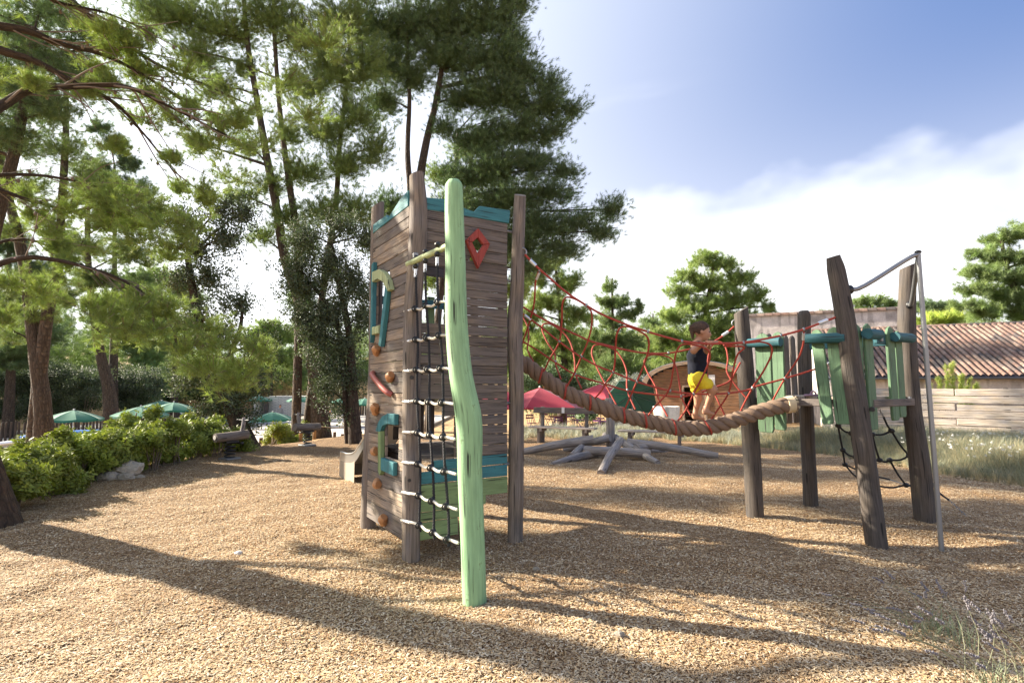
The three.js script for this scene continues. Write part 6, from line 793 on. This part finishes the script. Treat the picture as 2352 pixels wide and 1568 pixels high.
const rightZone = () => { const z = -rr(6.5, 15.5), e = rightEdge(z), x = e + Math.pow(rnd(), 0.8) * 5.2 - 0.15; return { x, z, s: 0.45 + 0.6 * smooth(0, 1.4, x - e) }; }, backZone = () => { const x = rr(0.3, 10), z = -rr(16.4, 20.5) + (x > 5 ? (x - 5) * 0.5 : 0); if (noise(x * 1.1, z * 1.1, 5) < 0.35) return null; return { x, z }; };
meadow('dry_grass', 'straw coloured dry grass along the plank fence', LEAF.grass, BT.dry, 11000, rightZone, 501); meadow('green_grass', 'grey green weeds among the dry grass on the right', LEAF.greenGrass, BT.fine, 16000, rightZone, 502, [0.8, 1.8], (k) => rgb(k * 0.95, k, k * rr(0.9, 1.25)));
meadow('silver_grass', 'pale silvery grasses behind the benches', LEAF.silver, BT.dry, 1500, backZone, 503, [0.4, 0.9]); meadow('lime_grass', 'yellow green grass behind the platform posts', LEAF.greenGrass, BT.fine, 1800, backZone, 504, [0.5, 1.0]); meadow('straw_grass', 'dry straw grass behind the log climber', LEAF.grass, BT.fine, 2200, backZone, 505, [0.4, 0.8]);
meadow('slope_grass', 'dry grass on the slope beyond the hedge', LEAF.grass, BT.low, 6000, () => { const x = -rr(7.6, 22), z = -rr(7, 24); return beyond(x, z) > 0.3 ? { x, z } : null; }, 506);
meadow('hill_grass', 'dry grass on the hillside behind the pool', LEAF.grass, BT.dry, 5000, () => ({ x: rr(-45, 4), z: -rr(66, 84) }), 507, [1, 1.8]);
{ reseed(510); const pet = leafSpray(9, 0.02, 0.012), stem = bladeTuft(2, 0.5, 0.004, 0.15); const pts = []; for (let i = 0; i < 1300; i++) { const p = rightZone(); if (p.z > -13 && noise(p.x * 0.9, p.z * 0.9, 9) > 0.35) pts.push({ x: p.x + 0.4, z: p.z, h: rr(0.35, 0.62) }); } let i = 0; meadow('wild_flower_heads', 'small white wild flowers among the weeds on the right', LEAF.petal, pet, pts.length, () => { const p = pts[i++]; return { x: p.x, z: p.z, y: height(p.x, p.z) + p.h, s: 1.9 }; }, 511); i = 0; meadow('wild_flower_stems', 'thin stems of the white wild flowers', LEAF.greenGrass, stem, pts.length, () => { const p = pts[i++]; return { x: p.x, z: p.z, s: p.h * 2 }; }, 512, [1, 1]); }
{ // lavender in the near right corner
  [[2.62, -2.95, 0.42, 26, 'faded lavender clump at the bottom right corner'], [2.75, -3.6, 0.34, 14, 'sparser faded lavender behind the corner clump']].forEach(([x, z, h, n, l], k) => {
    const t = thing('lavender_plant', l, 'lavender', V(x, 0, z), 'lavender at the path edge'), st = [], hd = []; reseed(520 + k);
    for (let i = 0; i < n; i++) { const b = V(x + rr(-0.12, 0.2), 0, z + rr(-0.15, 0.15)), e = b.clone().add(V(rr(-0.62, 0.1), h * rr(0.55, 1.05), rr(-0.2, 0.2))), c = [b, b.clone().lerp(e, 0.5).add(V(0.05, 0.05, 0)), e]; st.push(bar(c, [0.003, 0.0025, 0.002], { sides: 4, steps: 6, cap: false })); const d = e.clone().sub(c[1]).normalize(); for (let m = 0; m < 6; m++) { const q = e.clone().addScaledVector(d, m * 0.013); for (let w = 0; w < 4; w++) hd.push(ball(q.clone().add(V(rr(-0.007, 0.007), rr(-0.004, 0.004), rr(-0.007, 0.007))), 0.0055 * (1 - m * 0.07), 1, 1.4, 1, 5)); } }
    part(t, 'stems', merge(st), LEAF.greenGrass).userData.kind = 'stuff'; part(t, 'flower_heads', merge(hd), LEAF.lavender).userData.kind = 'stuff'; const m = []; for (let i = 0; i < 9; i++) { QY.setFromAxisAngle(UPV, rnd() * 6.28); m.push(new THREE.Matrix4().compose(V(x + rr(-0.1, 0.25), 0, z + rr(-0.2, 0.2)), QY, V(1, 1, 1))); } instanced(t, 'leaves', BT.low, LEAF.greenGrass, m, m.map(() => rgb(0.8, 0.95, 0.9)));
  });
}
// ---------------------------------------------------------------- rocks and wood chips
function rock(r, s) { const g = new THREE.IcosahedronGeometry(r, 3), p = g.attributes.position; for (let i = 0; i < p.count; i++) { const v = V().fromBufferAttribute(p, i), k = 1 + 0.95 * (fbm(v.x / r * 1.5 + s, v.y / r * 1.3 + v.z / r * 0.9, s, 3) - 0.45); p.setXYZ(i, v.x * k * 1.25, v.y * k * 0.75, v.z * k); } g.computeVertexNormals(); return g; }
[[-6.95, -9.55, 0.2, 0.16, 'largest pale rock at the hedge foot'], [-7.05, -9.3, 0.13, 0.05, 'low flat rock in front of the largest one'], [-6.78, -9.35, 0.11, 0.05, 'middle rock of the small heap'], [-6.6, -9.45, 0.07, 0.03, 'smallest rock at the right of the heap'], [-1.62, -6.95 + 1.15, 0, 0]].forEach(([x, z, r, y, l], i) => { if (r) single('rock', l, 'rock', rock(r, i * 3 + 1).translate(x, height(x, z) + y, z), M.stone, 'rocks at the hedge'); });
[[0.72, -3.66, 0.03, 'pale stone lying on chips right of the green post'], [0.22, -4.9, 0.025, 'small stone between green post and tower'], [-2.72, -5.35, 0.03, 'white stone on the sunlit chips left of the tower'], [-3.6, -3.2, 0.014, 'small dark pebble on the sunlit chips at lower left']].forEach(([x, z, r, l], i) => single('pebble', l, 'stone', rock(r, 40 + i).translate(x, playY(x, z) + r * 0.3, z), i === 2 ? M.white : i === 3 ? M.slat : M.stone, 'loose stones on the chips'));
{
  reseed(600); const sl = new THREE.BufferGeometry(); sl.setAttribute('position', new THREE.Float32BufferAttribute([-0.5, 0, -0.5, 0.5, 0, -0.32, 0.42, 0.05, 0.4, -0.4, 0.02, 0.5, 0.05, 0.16, 0.05], 3)); sl.setIndex([0, 4, 1, 1, 4, 2, 2, 4, 3, 3, 4, 0]); sl.computeVertexNormals();
  const m = [], c = [], E = new THREE.Euler(), tones = [[0.54, 0.40, 0.235], [0.47, 0.34, 0.19], [0.60, 0.475, 0.31], [0.38, 0.265, 0.145], [0.30, 0.205, 0.12], [0.64, 0.54, 0.39], [0.52, 0.35, 0.175], [0.44, 0.35, 0.24]];
  for (let i = 0; i < 440000; i++) {
    const d = 2.05 + 11.5 * Math.pow(rnd(), 1.45), x = rr(-1.02, 1.02) * d; if (x < leftEdge(-d) + 0.2 || x > rightEdge(-d) + 0.4 || d > 13) continue; const nx = 0.6 * noise(x * 1.4, d * 1.4, 70) + 0.4 * noise(x * 6, d * 6, 71), l = rr(0.010, 0.028) * (1 + 0.025 * d), w = l * rr(0.18, 0.42);
    E.set(rr(-0.32, 0.32), rnd() * 6.28, rr(-0.3, 0.3)); QY.setFromEuler(E); m.push(new THREE.Matrix4().compose(V(x, playY(x, -d) + 0.004 + rnd() * 0.008, -d), QY, V(l, l * 0.5, w))); const k = rr(0.84, 1.1), t = nx > 0.6 && rnd() < 0.55 ? pick([tones[4], tones[3]]) : pick(tones); c.push(rgb(t[0] * k, t[1] * k, t[2] * k));
  }
  const o = new THREE.InstancedMesh(sl, M.chip, m.length); m.forEach((q, i) => o.setMatrixAt(i, q)); c.forEach((q, i) => o.setColorAt(i, q)); o.name = 'wood_chips'; o.userData = { kind: 'stuff', label: 'golden brown wood chips covering the playground', category: 'wood chips' }; scene.add(o);
}
// ---------------------------------------------------------------- far woods that read as one mass
{
  reseed(700); const m = [], c = []; const put = (x, z, hgt, R) => { const y0 = height(x, z); for (let k = 0; k < 60; k++) { const e = rnd(); QY.setFromUnitVectors(UPV, V(rr(-1, 1), rr(-0.2, 1), rr(-1, 1)).normalize()); const s = rr(1.6, 3); m.push(new THREE.Matrix4().compose(V(x + rr(-1, 1) * R * (1 - e * 0.5), y0 + 0.2 + e * hgt, z + rr(-1, 1) * R * (1 - e * 0.5)), QY, V(s, s, s))); const q = rr(0.7, 1.2); c.push(rgb(q, q, q)); } };
  for (let i = 0; i < 420; i++) { const a = rr(-1.15, 1.15), d = rr(84, 125); put(Math.sin(a) * d, -Math.cos(a) * d, rr(5, 10), rr(2, 3.5)); } for (let i = 0; i < 120; i++) put(rr(-62, -40), -rr(4, 70), rr(5, 10), rr(2, 3)); for (let i = 0; i < 90; i++) put(rr(26, 50), -rr(16, 70), rr(4, 7), rr(2, 3)); for (let i = 0; i < 60; i++) put(rr(2, 24), -rr(42, 60), rr(3, 5.5), rr(2, 3)); for (let i = 0; i < 70; i++) put(-rr(8, 44), -rr(66, 82), rr(1, 5), rr(1.4, 2.4));
  const o = new THREE.InstancedMesh(TUFT.far, LEAF.pine, m.length); m.forEach((q, i) => o.setMatrixAt(i, q)); c.forEach((q, i) => o.setColorAt(i, q)); o.name = 'distant_woods'; o.userData = { kind: 'stuff', label: 'distant pine woods all round the site', category: 'woods' }; scene.add(o);
}
let copies = 0; scene.traverse((o) => { if (o.isMesh) { o.castShadow = o.receiveShadow = true; } if (o.isInstancedMesh) copies += o.count; });
console.log('instanced copies', copies);
renderer.render(scene, camera);
